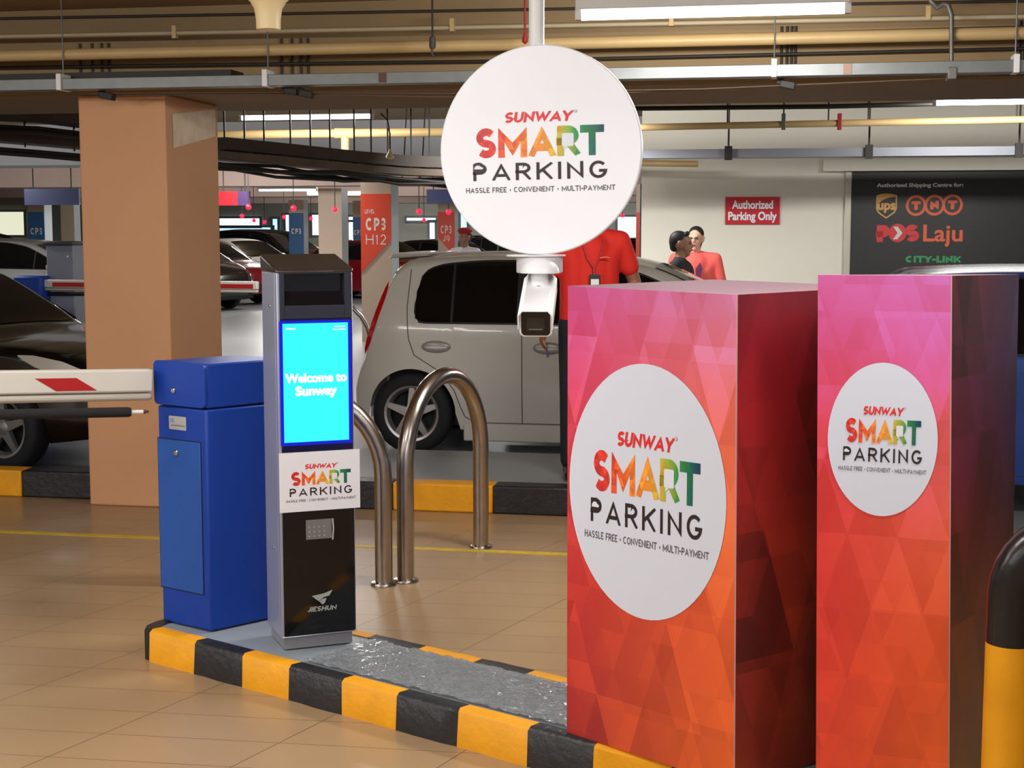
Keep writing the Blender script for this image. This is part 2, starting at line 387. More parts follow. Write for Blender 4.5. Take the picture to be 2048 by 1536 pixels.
# yellow lane line painted on the tiles
a, b = uv(gp(0, 1063)), uv(gp(1130, 1105))
struct(MB().at(mat=RM).box(-9, 2, 7.415, 7.475, 0, .002).build('floor_marking', M('line_yellow', (206, 172, 42), .5, vary=.15, vscale=14), smooth=0))
# pillar
pl = uv(gp(180, 1010))[0]; pn = uv(gp(346, 1018))[0]
m = MB().at(mat=RM)
m.box(pl, pn, 8.28, 9.1, 0, SOFFIT)
pil = struct(m.build('pillar', PILLAR, smooth=0, bevel=.012))
pil['label'] = 'square orange-painted pillar standing at the kerb behind the blue barrier cabinet'
# pale slanted patch on the pillar's side
f = [vp(340, 230, 8.5)]
m = MB().at(mat=RM); m.add([(pn + .002, 8.38, 2.36), (pn + .002, 9.05, 2.44), (pn + .002, 9.05, 2.27), (pn + .002, 8.38, 2.16)], [(0, 1, 2, 3)])
m.build('pale_patch', M('patch_pale', (226, 206, 178), .8, vary=.12, vscale=9), pil, smooth=0)

# far kerb and the raised walk behind it (yellow and black, one run each side of the pillar)
def kerb_run(name, u0, u1, marks, first, label):
    root = thing(name, label, 'kerb', (0, 0, 0), -ANG)
    es = [u0] + marks + [u1]; c = first
    for i in range(len(es) - 1):
        MB().box(es[i], es[i + 1], KV, KV + .16, 0, .17).build(('yellow_stripe', 'black_stripe')[c], (YEL, BLK)[c], root, bevel=.012); c = 1 - c
    return root
uk = [uv(gp(x, y))[0] for x, y in ((-470, 985), (30, 999), (785, 1021), (986, 1027))]
r = kerb_run('kerb', -9.5, pl - .005, [uk[0], uk[1]], 1, 'yellow and black kerb left of the orange pillar in front of the black car'); 
r = kerb_run('kerb', pn + .005, -.3, [-2.95, uk[2], uk[3], -.95], 0, 'yellow and black kerb right of the pillar behind the steel hoops')
struct(MB().at(mat=RM).box(pn + .005, -.3, KV + .16, 9.78, 0, .168).build('pavement', ROADG, smooth=0, bevel=.01))

# right-hand wall with the shop front
WV = 16.0
wl = uv(vp(1283, 400, WV))[0]
hall_box('wall_right', wl, 26, WV, WV + .3, 0, SLAB, WALLW)
su0, su1 = uv(vp(1703, 400, WV))[0], uv(vp(2300, 400, WV))[0]
zt = vp(1703, 343, WV).z
struct(MB().at(mat=RM).box(su0 - .30, su1, WV - .12, WV, zt, zt + .125).build('trim_lintel', WALLW, smooth=0, bevel=.004))
struct(MB().at(mat=RM).box(su0 - .075, su0, WV - .05, WV, 0, zt).build('trim_jamb', M('jamb_alu', (176, 172, 158), .4, .4), bevel=.01))
shop = tag(MB().at(mat=RM).box(su0, su1, WV - .03, WV, .02, zt).build('shop_sign_panel', M('shop_black', (24, 23, 23), .5), smooth=0),
           'large dark shop-front panel with courier names and logos under white lintel', 'sign')
SF = RM @ Matrix.Translation((0, WV - .031, 0))
def S(x, y): p = vp(x, y, WV - .031); return uv(p)[0], p.z
PXM = (S(1900, 400)[0] - S(1800, 400)[0]) / 100   # metres per photo pixel on the shop front
OR, RD, GD, GN, WH, DK = 0, 1, 2, 3, 4, 5
smats = [M('print_orange', (216, 92, 46), .5), M('print_red', (200, 44, 44), .5), M('print_gold', (206, 156, 80), .5), M('print_green', (40, 140, 82), .5), M('print_white', (205, 202, 196), .5), M('print_brown', (40, 28, 22), .5)]
m = MB().at(mat=SF)
def st(txt, x0, x1, yb, h, mi, bold=.05, fn=True, d=.0, w=.24):
    a = S(x0, yb); b = S(x1, yb)
    put(m, font(txt, bold) if fn else strokes(txt, w, .1), (a[0] + b[0]) / 2, a[1], b[0] - a[0], h * PXM, mi, d)
st('Authorised Shipping Centre for:', 1754, 1926, 374, 7.5, WH, .06)
m.build('heading', smats, shop, smooth=0); m = MB().at(mat=SF)
cx, cz = S(1773, 412)                            # shield
sh = [(-21, 22), (-11, 25), (0, 26), (11, 25), (21, 22), (21, -6), (17, -14), (9, -20), (0, -26), (-9, -20), (-17, -14), (-21, -6)]
flat(m, [(cx + a * PXM, cz + b * PXM) for a, b in sh], 0, GD)
flat(m, [(cx + a * PXM * .86, cz + b * PXM * .88) for a, b in sh], .001, DK)
flat(m, [(cx + a * PXM, cz + b * PXM) for a, b in [(-18, 19), (-9, 22.5), (0, 23.5), (10, 22), (18, 19.5), (4, 17), (-9, 12), (-14, 7), (-18, 8)]], .002, GD)
put(m, font('ups', .06), cx, cz - 7 * PXM, 34 * PXM, 19 * PXM, GD, .003)
m.build('shield_logo', smats, shop, smooth=0); m = MB().at(mat=SF)
for i, (x, l) in enumerate(((1832, 'T'), (1869, 'N'), (1905, 'T'))):
    cx, cz = S(x, 411 - i * .7)
    disc(m, cx, cz, 20.5 * PXM, 21.5 * PXM, .001 + .0004 * i, OR)
    disc(m, cx, cz, 15 * PXM, 16 * PXM, .003, DK); put(m, strokes(l, .34, .1), cx, cz - 9 * PXM, 17 * PXM, 18 * PXM, OR, .004)
m.build('circle_logo', smats, shop, smooth=0); m = MB().at(mat=SF)
st('P', 1753, 1779, 484, 35, RD, 0, False, w=.36); st('S', 1810, 1838, 483, 35, RD, 0, False, w=.36)
cx, cz = S(1795, 466); disc(m, cx, cz, 18 * PXM, 19 * PXM, .003, RD)
flat(m, [(cx + a * PXM, cz + b * PXM) for a, b in [(-9, 13), (0, 13), (10, 0), (0, -13), (-9, -13), (0, 0)]], .004, WH)
st('Laju', 1847, 1924, 482, 34, OR, .03)
m.build('post_logo', smats, shop, smooth=0); m = MB().at(mat=SF)
st('CITY-LINK', 1811, 1921, 525, 14, GN, 0, False, w=.3); st('Express', 1870, 1916, 541, 10, WH, .02)
m.build('green_lettering', smats, shop, smooth=0)
# red notice on the wall
u0, z1 = S(1451, 394); u1, z0 = S(1559, 449)
NF = RM @ Matrix.Translation(((u0 + u1) / 2, WV - .02, (z0 + z1) / 2))
nw, nh = u1 - u0, z1 - z0
no = tag(MB().box(-nw / 2, nw / 2, 0, .018, -nh / 2, nh / 2).build('wall_sign', RED, smooth=0), 'red sign reading Authorized Parking Only on the white wall', 'sign')
no.matrix_world = NF
m = MB(); put(m, font('Authorized', .05), 0, nh * .08, nw * .74, nh * .29, 0, .001); put(m, font('Parking Only', .05), 0, -nh * .33, nw * .88, nh * .29, 0, .001)
m.build('lettering', INK[4], no, smooth=0)

# ------------------------------------------------------------------ traffic island
d0 = gp(300, 1330); d1 = gp(1035, 1536); IA = math.atan2(d1.y - d0.y, d1.x - d0.x)
IO = gp(300, 1260, .125); IO.z = 0               # front-left end of the straight front edge
IM = Matrix.Translation(IO) @ Matrix.Rotation(IA, 4, 'Z')
IMi = IM.inverted()
def il(p): q = IMi @ Vector((p[0], p[1], 0)); return q.x, q.y
iw = il(gp(969, 1316, .125))[1]                  # island width
LEN = 4.2
isl = thing('traffic_island', 'raised traffic island with yellow and black painted kerb and grey top', 'traffic island', IO, IA)
def outline(ins):                                # island outline, rounded at its far end
    e = []
    for i in range(13):
        a = R(90 + 180 * i / 12); c, d = math.cos(a), math.sin(a)
        e.append((-(.095 - ins) * abs(c) ** .6, iw / 2 + (iw / 2 - ins) * math.copysign(abs(d) ** .7, d)))
    return [(LEN - ins, ins), (LEN - ins, iw - ins)] + e
MB().prism(outline(.055), 0, .121).build('island_top', GREYP, isl, smooth=0)
fx = [il(gp(x, y, .125))[0] for x, y in ((300, 1260), (386, 1284), (474, 1311), (574, 1333), (675, 1362), (789, 1389), (902, 1424), (1034, 1465), (1165, 1500))]
while fx[-1] < LEN - .3: fx.append(fx[-1] + .275)
fx.append(LEN)
bx = [il(gp(x, y, .125))[0] for x, y in ((766, 1265), (862, 1289), (969, 1316), (1074, 1339))]
while bx[-1] < LEN - .3: bx.append(bx[-1] + .262)
bx.append(LEN)
while bx[0] > .4: bx.insert(0, bx[0] - .262)
KS = [MB(), MB()]
def jit(a): return a + random.uniform(-.006, .006)
def kseg(mb, xa, xb, yo, yi):                    # one painted length of kerb, slightly rough
    n = max(2, int((xb - xa) / .06)); s = 1 if yi > yo else -1
    vs = []
    for i in range(n + 1):
        x = xa + (xb - xa) * i / n
        vs += [(x, yo - s * .006 + random.uniform(-.004, .004), 0), (x, yo + random.uniform(-.003, .003), .115), (x, yo + s * .012, .126 + random.uniform(-.0015, .002)), (x, yi, .125), (x, yi, 0)]
    fs = []
    for i in range(n):
        for k in range(4): fs.append((i * 5 + k, i * 5 + k + 1, i * 5 + k + 6, i * 5 + k + 5))
    fs += [(0, 1, 2, 3, 4), tuple(n * 5 + k for k in (4, 3, 2, 1, 0))]
    mb.add(vs, fs)
def kpart(c, *a):
    m = MB(); kseg(m, *a); m.build(('yellow_stripe', 'black_stripe')[c], (YEL, BLK)[c], isl, smooth=50)
for i in range(len(fx) - 1): kpart(i % 2, fx[i], fx[i + 1], 0, .062)
for i in range(len(bx) - 1): kpart((i + len([b for b in bx if b < il(gp(766, 1265, .125))[0] - .01]) + 1) % 2, bx[i], bx[i + 1], iw, iw - .062)
# rounded black end
o, inn = outline(0), outline(.062)
seq_o = [(bx[0], iw)] + o[2:-1] + [(fx[0], 0)]; seq_i = [(bx[0], iw - .062)] + inn[2:-1] + [(fx[0], .062)]
n = len(seq_o); vs = []
for (a, b), (c, d) in zip(seq_o, seq_i): vs += [(a, b, 0), (a, b, .112), (a * .9 + c * .1, b * .9 + d * .1, .126), (c, d, .125), (c, d, 0)]
KS[1].add(vs, [(i * 5 + k, i * 5 + k + 1, i * 5 + k + 6, i * 5 + k + 5) for i in range(n - 1) for k in range(4)])
KS[1].build('black_stripe', BLK, isl, smooth=50)
# clear crinkled plastic film lying on the island top
fm_ = M('plastic_film', (176, 182, 186), .17, metal=.35, coat=.6); k = NT(fm_)
tc = k.n('ShaderNodeTexCoord'); n1 = k.n('ShaderNodeTexNoise'); n1.inputs['Scale'].default_value = 60; n1.inputs['Detail'].default_value = 6; n1.inputs['Distortion'].default_value = 1.6
mp = k.n('ShaderNodeMapping'); mp.inputs['Scale'].default_value = (1, 2.2, 1); k.put(mp.inputs[0], tc.outputs['Object']); k.put(n1.inputs['Vector'], mp.outputs[0])
bp = k.n('ShaderNodeBump'); bp.inputs['Strength'].default_value = 1.0; bp.inputs['Distance'].default_value = .02
k.put(bp.inputs['Height'], n1.outputs[0]); k.put(k.b.inputs['Normal'], bp.outputs[0]); k.b.inputs['Alpha'].default_value = .8
fa = il(gp(712, 1290, .125))[0]
bxA = il(gp(1135, 1466, .125)); bxD = il(gp(1135, 1466, .125) + Vector((math.cos(R(35)), math.sin(R(35)), 0)) * .58)
m = MB(); NX, NY = 150, 46; vs = []
for i in range(NX + 1):
    for j in range(NY + 1):
        y = .07 + (iw - .15) * j / NY; xe = bxA[0] - .02 + (bxD[0] - bxA[0]) * (y - bxA[1]) / (bxD[1] - bxA[1]); x = fa + (xe - fa) * i / NX
        w = .004 * math.sin(x * 23 + y * 31) + .003 * math.sin(x * 61 - y * 47) + random.uniform(-.0032, .0032)
        vs.append((x + (random.uniform(-.012, .012) if i == 0 else 0), y, .1285 + abs(w)))
m.add(vs, [(i * (NY + 1) + j, (i + 1) * (NY + 1) + j, (i + 1) * (NY + 1) + j + 1, i * (NY + 1) + j + 1) for i in range(NX) for j in range(NY)])
pf = m.build('plastic_sheet', fm_, smooth=180); pf.matrix_world = IM
tag(pf, 'crinkled clear plastic sheet covering the grey island top beside the kiosk', 'plastic sheet')

# ------------------------------------------------------------------ printed boxes
def face_frame(p, q):                            # frame with x along p->q, z up, looking out along -y
    return Matrix.Translation((p.x, p.y, 0)) @ Matrix.Rotation(math.atan2(q.y - p.y, q.x - p.x), 4, 'Z')
def on_face(F, px, py):
    o = F.translation; nrm = F.to_3x3() @ Vector((0, -1, 0)); r = ray(px, py); C = Vector((0, 0, CAMZ))
    t = (o - C).dot(nrm) / r.dot(nrm); q = F.inverted() @ (C + r * t); return q.x, q.z
pinkL = [(0, (168, 34, 40)), (.35, (196, 44, 48)), (.6, (208, 54, 66)), (.8, (216, 66, 108)), (1, (202, 80, 148))]
pinkR = [(0, (226, 98, 34)), (.35, (226, 92, 44)), (.55, (238, 114, 62)), (.75, (238, 112, 90)), (.88, (230, 120, 140)), (1, (214, 130, 178))]
b1 = print_mat('print_box_front', pinkL, pinkR, .15)
s1 = print_mat('print_box_side_shaded', [(0, (112, 30, 16)), (.5, (132, 28, 20)), (.8, (132, 18, 24)), (1, (106, 10, 26))], [(0, (114, 48, 14)), (.5, (122, 40, 18)), (.8, (124, 20, 22)), (1, (100, 8, 26))], .22, .9)  # side print deepened: part of this side's shade is in its colours
b2 = print_mat('print_tall_front', [(0, (214, 66, 38)), (.3, (214, 52, 44)), (.55, (220, 54, 52)), (.75, (222, 66, 92)), (.88, (212, 80, 140)), (1, (206, 92, 160))],
               [(0, (230, 96, 32)), (.3, (228, 88, 38)), (.5, (228, 92, 60)), (.72, (226, 92, 104)), (.88, (210, 92, 154)), (1, (200, 110, 190))], .2)
s2 = print_mat('print_tall_side_shaded', [(0, (116, 62, 12)), (.35, (124, 50, 16)), (.5, (116, 26, 24)), (.7, (104, 24, 42)), (.9, (84, 20, 44)), (1, (98, 18, 28))],
               [(0, (104, 52, 12)), (.35, (98, 38, 16)), (.5, (64, 18, 34)), (.7, (54, 15, 54)), (1, (40, 14, 54))], .34, 1.2)  # print colours here also carry some of the side's shade
EDGE = M('foam_board_edge', (205, 170, 165), .7)
def wrap_box(name, label, P, zb, Q, mf, ms, top):
    """upright box of printed boards: P base corners (left, near, right, hidden), Q top corners"""
    A = P[0]; root = thing(name, label, 'printed box', (A.x, A.y, zb))
    inv = Matrix.Translation((-A.x, -A.y, -zb)); P = [Vector((p.x, p.y, zb)) for p in P]
    low = Vector((0, 0, .002))
    m = MB().at(mat=inv); m.hexa(P + [q - low for q in Q]); m.build('core', M('white_board', (214, 200, 200), .6), root, smooth=0)
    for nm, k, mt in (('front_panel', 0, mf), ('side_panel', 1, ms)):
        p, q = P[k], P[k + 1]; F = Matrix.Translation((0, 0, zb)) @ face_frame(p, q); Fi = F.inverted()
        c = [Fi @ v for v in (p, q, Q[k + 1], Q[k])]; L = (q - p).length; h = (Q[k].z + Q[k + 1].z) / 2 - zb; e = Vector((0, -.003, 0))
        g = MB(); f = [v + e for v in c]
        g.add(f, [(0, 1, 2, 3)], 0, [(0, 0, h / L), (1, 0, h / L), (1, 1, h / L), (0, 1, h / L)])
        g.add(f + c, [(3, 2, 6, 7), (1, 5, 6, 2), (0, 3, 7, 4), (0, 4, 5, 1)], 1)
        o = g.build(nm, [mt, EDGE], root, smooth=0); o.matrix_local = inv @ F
    m = MB().at(mat=inv); m.hexa([q - low for q in Q] + list(Q)); m.build('top_panel', top, root, smooth=0)
    return root, inv
def badge(root, inv, p, q, x0, x1, y0, y1, xs0, xs1, ys0, ys1):
    F = face_frame(p, q); xm, ym = (x0 + x1) / 2, (y0 + y1) / 2
    l, r_ = on_face(F, x0, ym)[0], on_face(F, x1, ym)[0]; b, t = on_face(F, xm, y1)[1], on_face(F, xm, y0)[1]
    g = MB(); disc(g, (l + r_) / 2, (b + t) / 2, (r_ - l) / 2, (t - b) / 2, .0045, 0, 64)
    o = g.build('badge', [M('badge_white', (212, 217, 230), .45)], root, smooth=0); o.matrix_local = inv @ F
    w0 = on_face(F, xs0, ym); w1 = on_face(F, xs1, ym); c = on_face(F, (xs0 + xs1) / 2, (ys0 + ys1) / 2)
    hh = on_face(F, (xs0 + xs1) / 2, ys0)[1] - on_face(F, (xs0 + xs1) / 2, ys1)[1]
    Wd = w1[0] - w0[0]; g = MB(); logo(g, (w0[0] + w1[0]) / 2, c[1], Wd, hh / (.232 * Wd), .0055)
    o2 = g.build('lettering', INK, o, smooth=0); return o
A1 = gp(1135, 1466, .125); B1 = gp(1468, 1574, .125)
sd = Vector((math.cos(R(35)), math.sin(R(35)), 0)) * .58
f1 = (B1 - A1).normalized(); Z = lambda p, z: Vector((p.x, p.y, z))
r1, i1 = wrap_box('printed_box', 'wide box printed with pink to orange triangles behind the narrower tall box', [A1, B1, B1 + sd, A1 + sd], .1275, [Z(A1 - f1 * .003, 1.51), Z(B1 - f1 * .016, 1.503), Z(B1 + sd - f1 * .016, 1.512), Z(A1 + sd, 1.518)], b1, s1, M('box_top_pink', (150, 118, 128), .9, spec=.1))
badge(r1, i1, A1, B1, 1141, 1455, 728, 1240, 1190, 1401, 912, 997)
A2 = Vector((.818, 3.95, 0)); B2 = Vector((1.135, 3.822, 0)); C2 = Vector((1.473, 4.305, 0)); D2 = Vector((1.17, 4.30, 0))
f2 = (B2 - A2).normalized()
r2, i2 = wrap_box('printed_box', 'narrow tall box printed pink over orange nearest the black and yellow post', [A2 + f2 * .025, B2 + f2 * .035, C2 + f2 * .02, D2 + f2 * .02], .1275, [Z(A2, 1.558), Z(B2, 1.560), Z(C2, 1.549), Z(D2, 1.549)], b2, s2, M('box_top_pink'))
badge(r2, i2, A2, B2, 1656, 1876, 725, 1032, 1692, 1841, 838, 887)

# ------------------------------------------------------------------ round hanging sign, camera on a drop post
SX = dp(1080, 301, 5.2); yaw = -R(15.5)
sg = thing('round_sign', 'white round hanging sign with colourful parking lettering above the white camera', 'sign', SX, yaw)
SIGNW = M('sign_white', (238, 241, 247), .4)
rad = .362
MB().lathe([(rad - .004, -.012), (rad, -.008), (rad, .012), (rad - .004, .016)], 96, axis='Y').build('disc', SIGNW, sg, smooth=30)
m = MB(); logo(m, .0, .030, .455, .98, .0135, rot=R(.9)); m.build('lettering', INK, sg, smooth=0)
post = thing('camera_post', 'white ceiling drop post with bracket carrying the camera behind the round sign', 'post', (SX.x - .012, SX.y + .05, 0), 0)
zb = dp(1080, 513, 5.25).z
MB().tube([(0, 0, zb + .004), (0, 0, SLAB)], .027, 20).build('pole', WHITEP, post)
MB().lathe([(.09, SLAB - .012), (.09, SLAB - .001)], 24).build('ceiling_flange', WHITEP, post)
MB().prism(arc(0, 0, .105, .085, 0, 354, 40), zb, zb + .006).build('bracket_plate', WHITEP, post, bevel=.001)
cm = thing('security_camera', 'white bullet security camera hanging under the round sign', 'camera', (SX.x - .0, SX.y + .045, zb), 0)
CW = M('camera_white', (238, 238, 240), .35)
MB().lathe([(.082, -.002), (.082, -.054), (.078, -.058)], 40).build('junction_box', M('box_grey', (206, 204, 208), .4), cm)
m = MB(); m.at((0, -.06, 0)); m.lathe([(.064, -.058), (.069, -.056), (.068, -.046), (.060, -.028), (.044, -.014), (.024, -.007), (.002, -.005)], 40); m.build('dome_cover', CW, cm)
MB().at((0, -.05, 0)).lathe([(.031, -.056), (.031, -.112)], 28).build('neck', CW, cm)
q = Matrix.Translation((.0, -.02, -.140)) @ Matrix.Rotation(R(-4), 4, 'Z') @ Matrix.Rotation(R(17), 4, 'X')
bw, bh = .055, .050
def rr(w, h, r): return rrect(-w, w, -h, h, r)
bd = MB().at(mat=q).slab(rr(bw, bh, .018), -.27, .09).build('body', CW, cm, bevel=.003)
MB().at(mat=q).slab([(-bw - .004, -.012), (-bw - .004, bh - .012), (-bw + .012, bh + .005), (bw - .012, bh + .005), (bw + .004, bh - .012), (bw + .004, -.012), (bw, -.012), (bw, bh - .014), (bw - .013, bh + .001), (-bw + .013, bh + .001), (-bw, bh - .014), (-bw, -.012)], -.30, .085).build('sun_shield', CW, cm, bevel=.001)
MB().at(mat=q).slab(rr(bw - .006, bh - .006, .014), -.273, -.269).build('lens_window', M('lens_black', (26, 21, 19), .15), cm, bevel=.002)
m = MB().at(mat=q); m.slab(rrect(-.03, .03, -.026, .022, .006), -.2745, -.273); m.slab(rrect(-.024, .022, -.021, -.0195, .0005), -.2752, -.2745, 1)
m.build('lens', [M('lens_grey', (44, 42, 40), .2), M('glint', (170, 165, 160), .3)], bd, smooth=0)
m = MB().at(mat=q); m.box(-.006, .006, -.05, -.03, bh + .005, bh + .0062); m.build('screw_cover', GALVD, cm, smooth=0)

# ------------------------------------------------------------------ ticket kiosk
K0 = gp(565, 1305, .121); K1 = gp(713, 1289, .121)
KF = face_frame(K0, K1); kw = (K1 - K0).length; KH = 1.537 - .121
KM = KF.copy(); KM.translation.z = .1265
kio = thing('parking_kiosk', 'slim silver and black ticket kiosk with lit cyan screen on the island', 'kiosk', KM.translation, math.atan2(K1.y - K0.y, K1.x - K0.x))
SILV = M('kiosk_silver', (172, 175, 196), .35, .5); KBLK = M('kiosk_dark', (40, 42, 56), .35)
def kf(x, y): a, z = on_face(KF, x, y); return a, z - .121
dk = .245
m = MB(); m.box(0, kw, .034, dk, .045, KH - .02); m.box(0, .0118, .0, .034, .045, KH - .02); m.box(kw - .0058, kw, .0, .034, .045, KH - .02); m.build('housing', SILV, kio, bevel=.006)
MB().box(.012, kw - .012, .016, dk - .01, 0, .05).build('plinth', M('plinth_grey', (150, 150, 154), .45, .3), kio)
m = MB()   # sloping cap
zc = kf(620, 537)[1]
m.hexa([(-.004, -.008, zc - .02), (kw + .004, -.008, zc - .02), (kw + .004, dk + .004, zc - .02), (-.004, dk + .004, zc - .02), (-.006, .004, zc - .004), (kw + .006, .004, zc - .004), (kw + .006, dk + .004, zc + .045), (-.006, dk + .004, zc + .045)])
m.build('cap', M('cap_bronze', (78, 68, 62), .3, .6), kio, bevel=.012, seg=3)
zs = kf(630, 640)[1]
def ring(m, x0, x1, z0, z1, a0, a1, c0, c1, ya, yb, mi=0):   # rectangular frame x0..x1 with opening a0..a1
    m.box(x0, a0, ya, yb, z0, z1, mi); m.box(a1, x1, ya, yb, z0, z1, mi); m.box(a0, a1, ya, yb, z0, c0, mi); m.box(a0, a1, ya, yb, c1, z1, mi)
a0, c1 = kf(568, 551); a1, c0 = kf(689, 612)
m = MB(); ring(m, .012, kw - .006, zs, zc - .019, a0, a1, c0, c1, -.004, .034); m.build('reader_hood', KBLK, kio, smooth=0, bevel=.002)
m = MB(); m.box(a0, a1, .028, .03, c0, c1); m.add([(a0, -.003, c0), (a1, -.003, c0), (a1, .028, c0 + .05), (a0, .028, c0 + .05)], [(0, 1, 2, 3)]); m.build('reader_window', M('reader_black', (13, 13, 20), .15), kio, smooth=0)
# screen
b0 = kf(560, 905); zsb = kf(630, 905)[1]
bez = MB().box(.012, kw - .006, -.005, .034, zsb, zs).build('screen_bezel', M('bezel_glow_blue', (6, 8, 62), .2), kio, smooth=0, bevel=.002)  # the screen's blue glow is tinted into the bezel colour
x0, z1 = kf(562, 650); x1, z0 = kf(697, 885)
x0 = (kf(562, 650)[0] + kf(570, 887)[0]) / 2; x1 = (kf(694, 648)[0] + kf(698, 882)[0]) / 2; z1 = kf(628, 649)[1]; z0 = kf(634, 885)[1]
m = MB(); flat(m, rrect(x0 - .012, x1 + .012, z0 - .012, z1 + .010, .004), .0058); m.build('screen_halo', M('screen_halo_blue', (0, 0, 0), .3, emit=.75, ec=(0, 26, 236)), bez, smooth=0)  # emissive border stands for the blue halo round the screen
m = MB(); flat(m, [(x0, z0), (x1, z0), (x1, z1), (x0, z1)], .0064, 0)
CYAN = M('screen_cyan', (0, 0, 0), .3, emit=1.15, ec=(48, 244, 255)); SCW = M('screen_white', (0, 0, 0), .3, emit=1.4, ec=(255, 255, 255))
xm = (x0 + x1) / 2; sw = x1 - x0
put(m, font('Welcome to', .075), xm, kf(630, 766)[1], sw * .93, .0315, 1, .0072); put(m, font('Sunway', .085), xm, kf(630, 792)[1], sw * .62, .0315, 1, .0072)
put(m, font('Welcome', .05), x0 + .03, z1 - .022, .036, .007, 1, .0072)
for dz, w in ((.012, .044), (.023, .05)):
    for i in range(8): flat(m, rrect(x1 - .008 - w + i * w / 8, x1 - .008 - w + (i + .8) * w / 8, z1 - dz - .004, z1 - dz, .001), .0072, 1)
m.build('screen', [CYAN, SCW], bez, smooth=0)
# white poster board
px0, pz1 = kf(557, 909)[0], kf(636, 905)[1]; px1 = kf(716, 905)[0]; pz0 = kf(636, 1023)[1]
ps = MB().box(px0, px1 + .004, -.008, -.004, pz0, pz1).build('poster', M('poster_white', (228, 226, 232), .45), kio, smooth=0)
m = MB(); lw = kf(700, 960)[0] - kf(582, 960)[0]; logo(m, kf(641, 960)[0], kf(641, 957)[1], lw, 1.0, .0088); m.build('lettering', INK, ps, smooth=0)
# lower black glass with card sticker and maker's mark
zl = kf(640, 1268)[1]
gl = MB().box(.008, kw - .004, -.004, .034, zl, pz0 - .001).build('lower_panel', M('panel_black', (10, 10, 13), .08), kio, smooth=0, bevel=.001)
m = MB(); a = kf(611, 1043); b = kf(663, 1078)
m.box(a[0], b[0], -.006, -.004, b[1], a[1]); 
for i in range(4):
    for j in range(3): disc(m, a[0] + .012 + i * .019, b[1] + .012 + j * .017, .0022, .0022, .0062, 1, 8)
m.tube([(b[0] + .004, -.007, a[1]), (b[0] + .005, -.012, (a[1] + b[1]) / 2), (b[0] + .003, -.007, b[1] - .006)], .0025, 6, 1)
m.build('card_reader', [M('reader_grey', (112, 114, 112), .4), M('reader_dot', (190, 190, 184), .4)], gl, smooth=0)
m = MB(); cx, cz = kf(643, 1198); s_ = .0021
def e(pts): flat(m, [(cx + x * s_, cz + y * s_) for x, y in pts], .0046)
e([(-18, 5), (-9, 6), (4, 8), (20, 13), (14, 3), (4, 1), (-2, -3), (0, -9), (-9, -3)]); e([(0, -2), (9, -1), (5, -10), (1, -12), (-3, -8)])
put(m, strokes('JIESHUN', .22, .12, .22), kf(643, 1220)[0], kf(643, 1224)[1], .108, .0185, 0, .0046)
m.build('emblem', M('emblem_silver', (176, 184, 180), .35, .3), gl, smooth=0)
MB().box(.0, kw, -.004, .01, .048, zl - .003).build('base_trim', SILV, kio, bevel=.003)
for zz in (kf(540, 640)[1] + .04, kf(548, 1130)[1] + .035):
    m = MB().at((-.001, .11, zz), ry=-math.pi / 2); m.lathe([(.006, 0), (.006, .003), (.003, .005)], 12); m.build('side_screw', CHROME, kio)

# ------------------------------------------------------------------ blue barrier cabinet with boom
N0 = gp(422, 1266, .121); L0 = gp(326, 1244, .121)
ang = math.atan2(N0.y - L0.y, N0.x - L0.x)
BF = face_frame(L0, N0); bw_ = (N0 - L0).length
cab = thing('barrier_cabinet', 'royal blue barrier gate cabinet with door at the end of the island', 'barrier cabinet', (L0.x, L0.y, .1265), ang)
BLUE = M('cabinet_blue', (12, 58, 152), .42, bump=.1, bscale=260, spec=.4)
dv = Matrix.Rotation(-ang, 4, 'Z') @ (Vector((math.cos(R(44)), math.sin(R(44)), 0)) * .38)
def bf(x, y): a, z = on_face(BF, x, y); return a, z - .121
zsep = bf(350, 815)[1]; ztop = bf(352, 727)[1]
foot = [(0, 0), (bw_, 0), (bw_ + dv.x, dv.y), (dv.x, dv.y)]
MB().prism(foot, 0, zsep - .002).build('body', BLUE, cab, bevel=.008)
hood = MB().prism([(-.003, .004), (bw_ + .003, .004), (bw_ + dv.x + .003, dv.y), (dv.x - .003, dv.y)], zsep + .002, ztop).build('hood', BLUE, cab, bevel=.006)
MB().slab(rrect(-.006, bw_ + .006, zsep + .003, ztop + .003, .022), -.012, .003).build('hood_plate', BLUE, cab, bevel=.002)
def lock(parent, x, z, y):
    m = MB().at((x, y, z), rx=math.pi / 2); m.lathe([(.011, 0), (.011, .006), (.008, .009)], 16); m.box(-.0015, .0015, -.005, .005, .008, .0095); return m.build('lock', CHROME, parent)
a = bf(353, 783); lock(hood, a[0], a[1], -.012)
d0_, d1_ = bf(318, 876), bf(412, 1186)
door = MB().box(bf(318, 1000)[0] + .004, bw_ - .035, -.004, .0, bf(360, 1182)[1], bf(360, 884)[1]).build('door', M('door_blue', (28, 80, 160), .42, bump=.1, bscale=260), cab, bevel=.002)
m = MB(); xa, xb, za, zb_ = bf(318, 1000)[0], bw_ - .031, bf(360, 1182)[1] - .004, bf(360, 884)[1] + .004
ring(m, xa, xb, za, zb_, xa + .004, xb - .004, za + .004, zb_ - .004, -.001, .0005); m.build('door_gap', M('gap_dark', (4, 16, 54), .6), cab, smooth=0)
a = bf(355, 908); lock(door, a[0], a[1], -.004)
m = MB(); a = bf(338, 832); b = bf(373, 866)
flat(m, rrect(a[0], b[0], b[1] + .003, a[1] - .003, .004), .001); 
flat(m, rrect(a[0] + .008, a[0] + .03, b[1] + .03, a[1] - .012, .002), .0016, 1); flat(m, rrect(a[0] + .012, b[0] - .008, b[1] + .017, b[1] + .022, .001), .0016, 2)
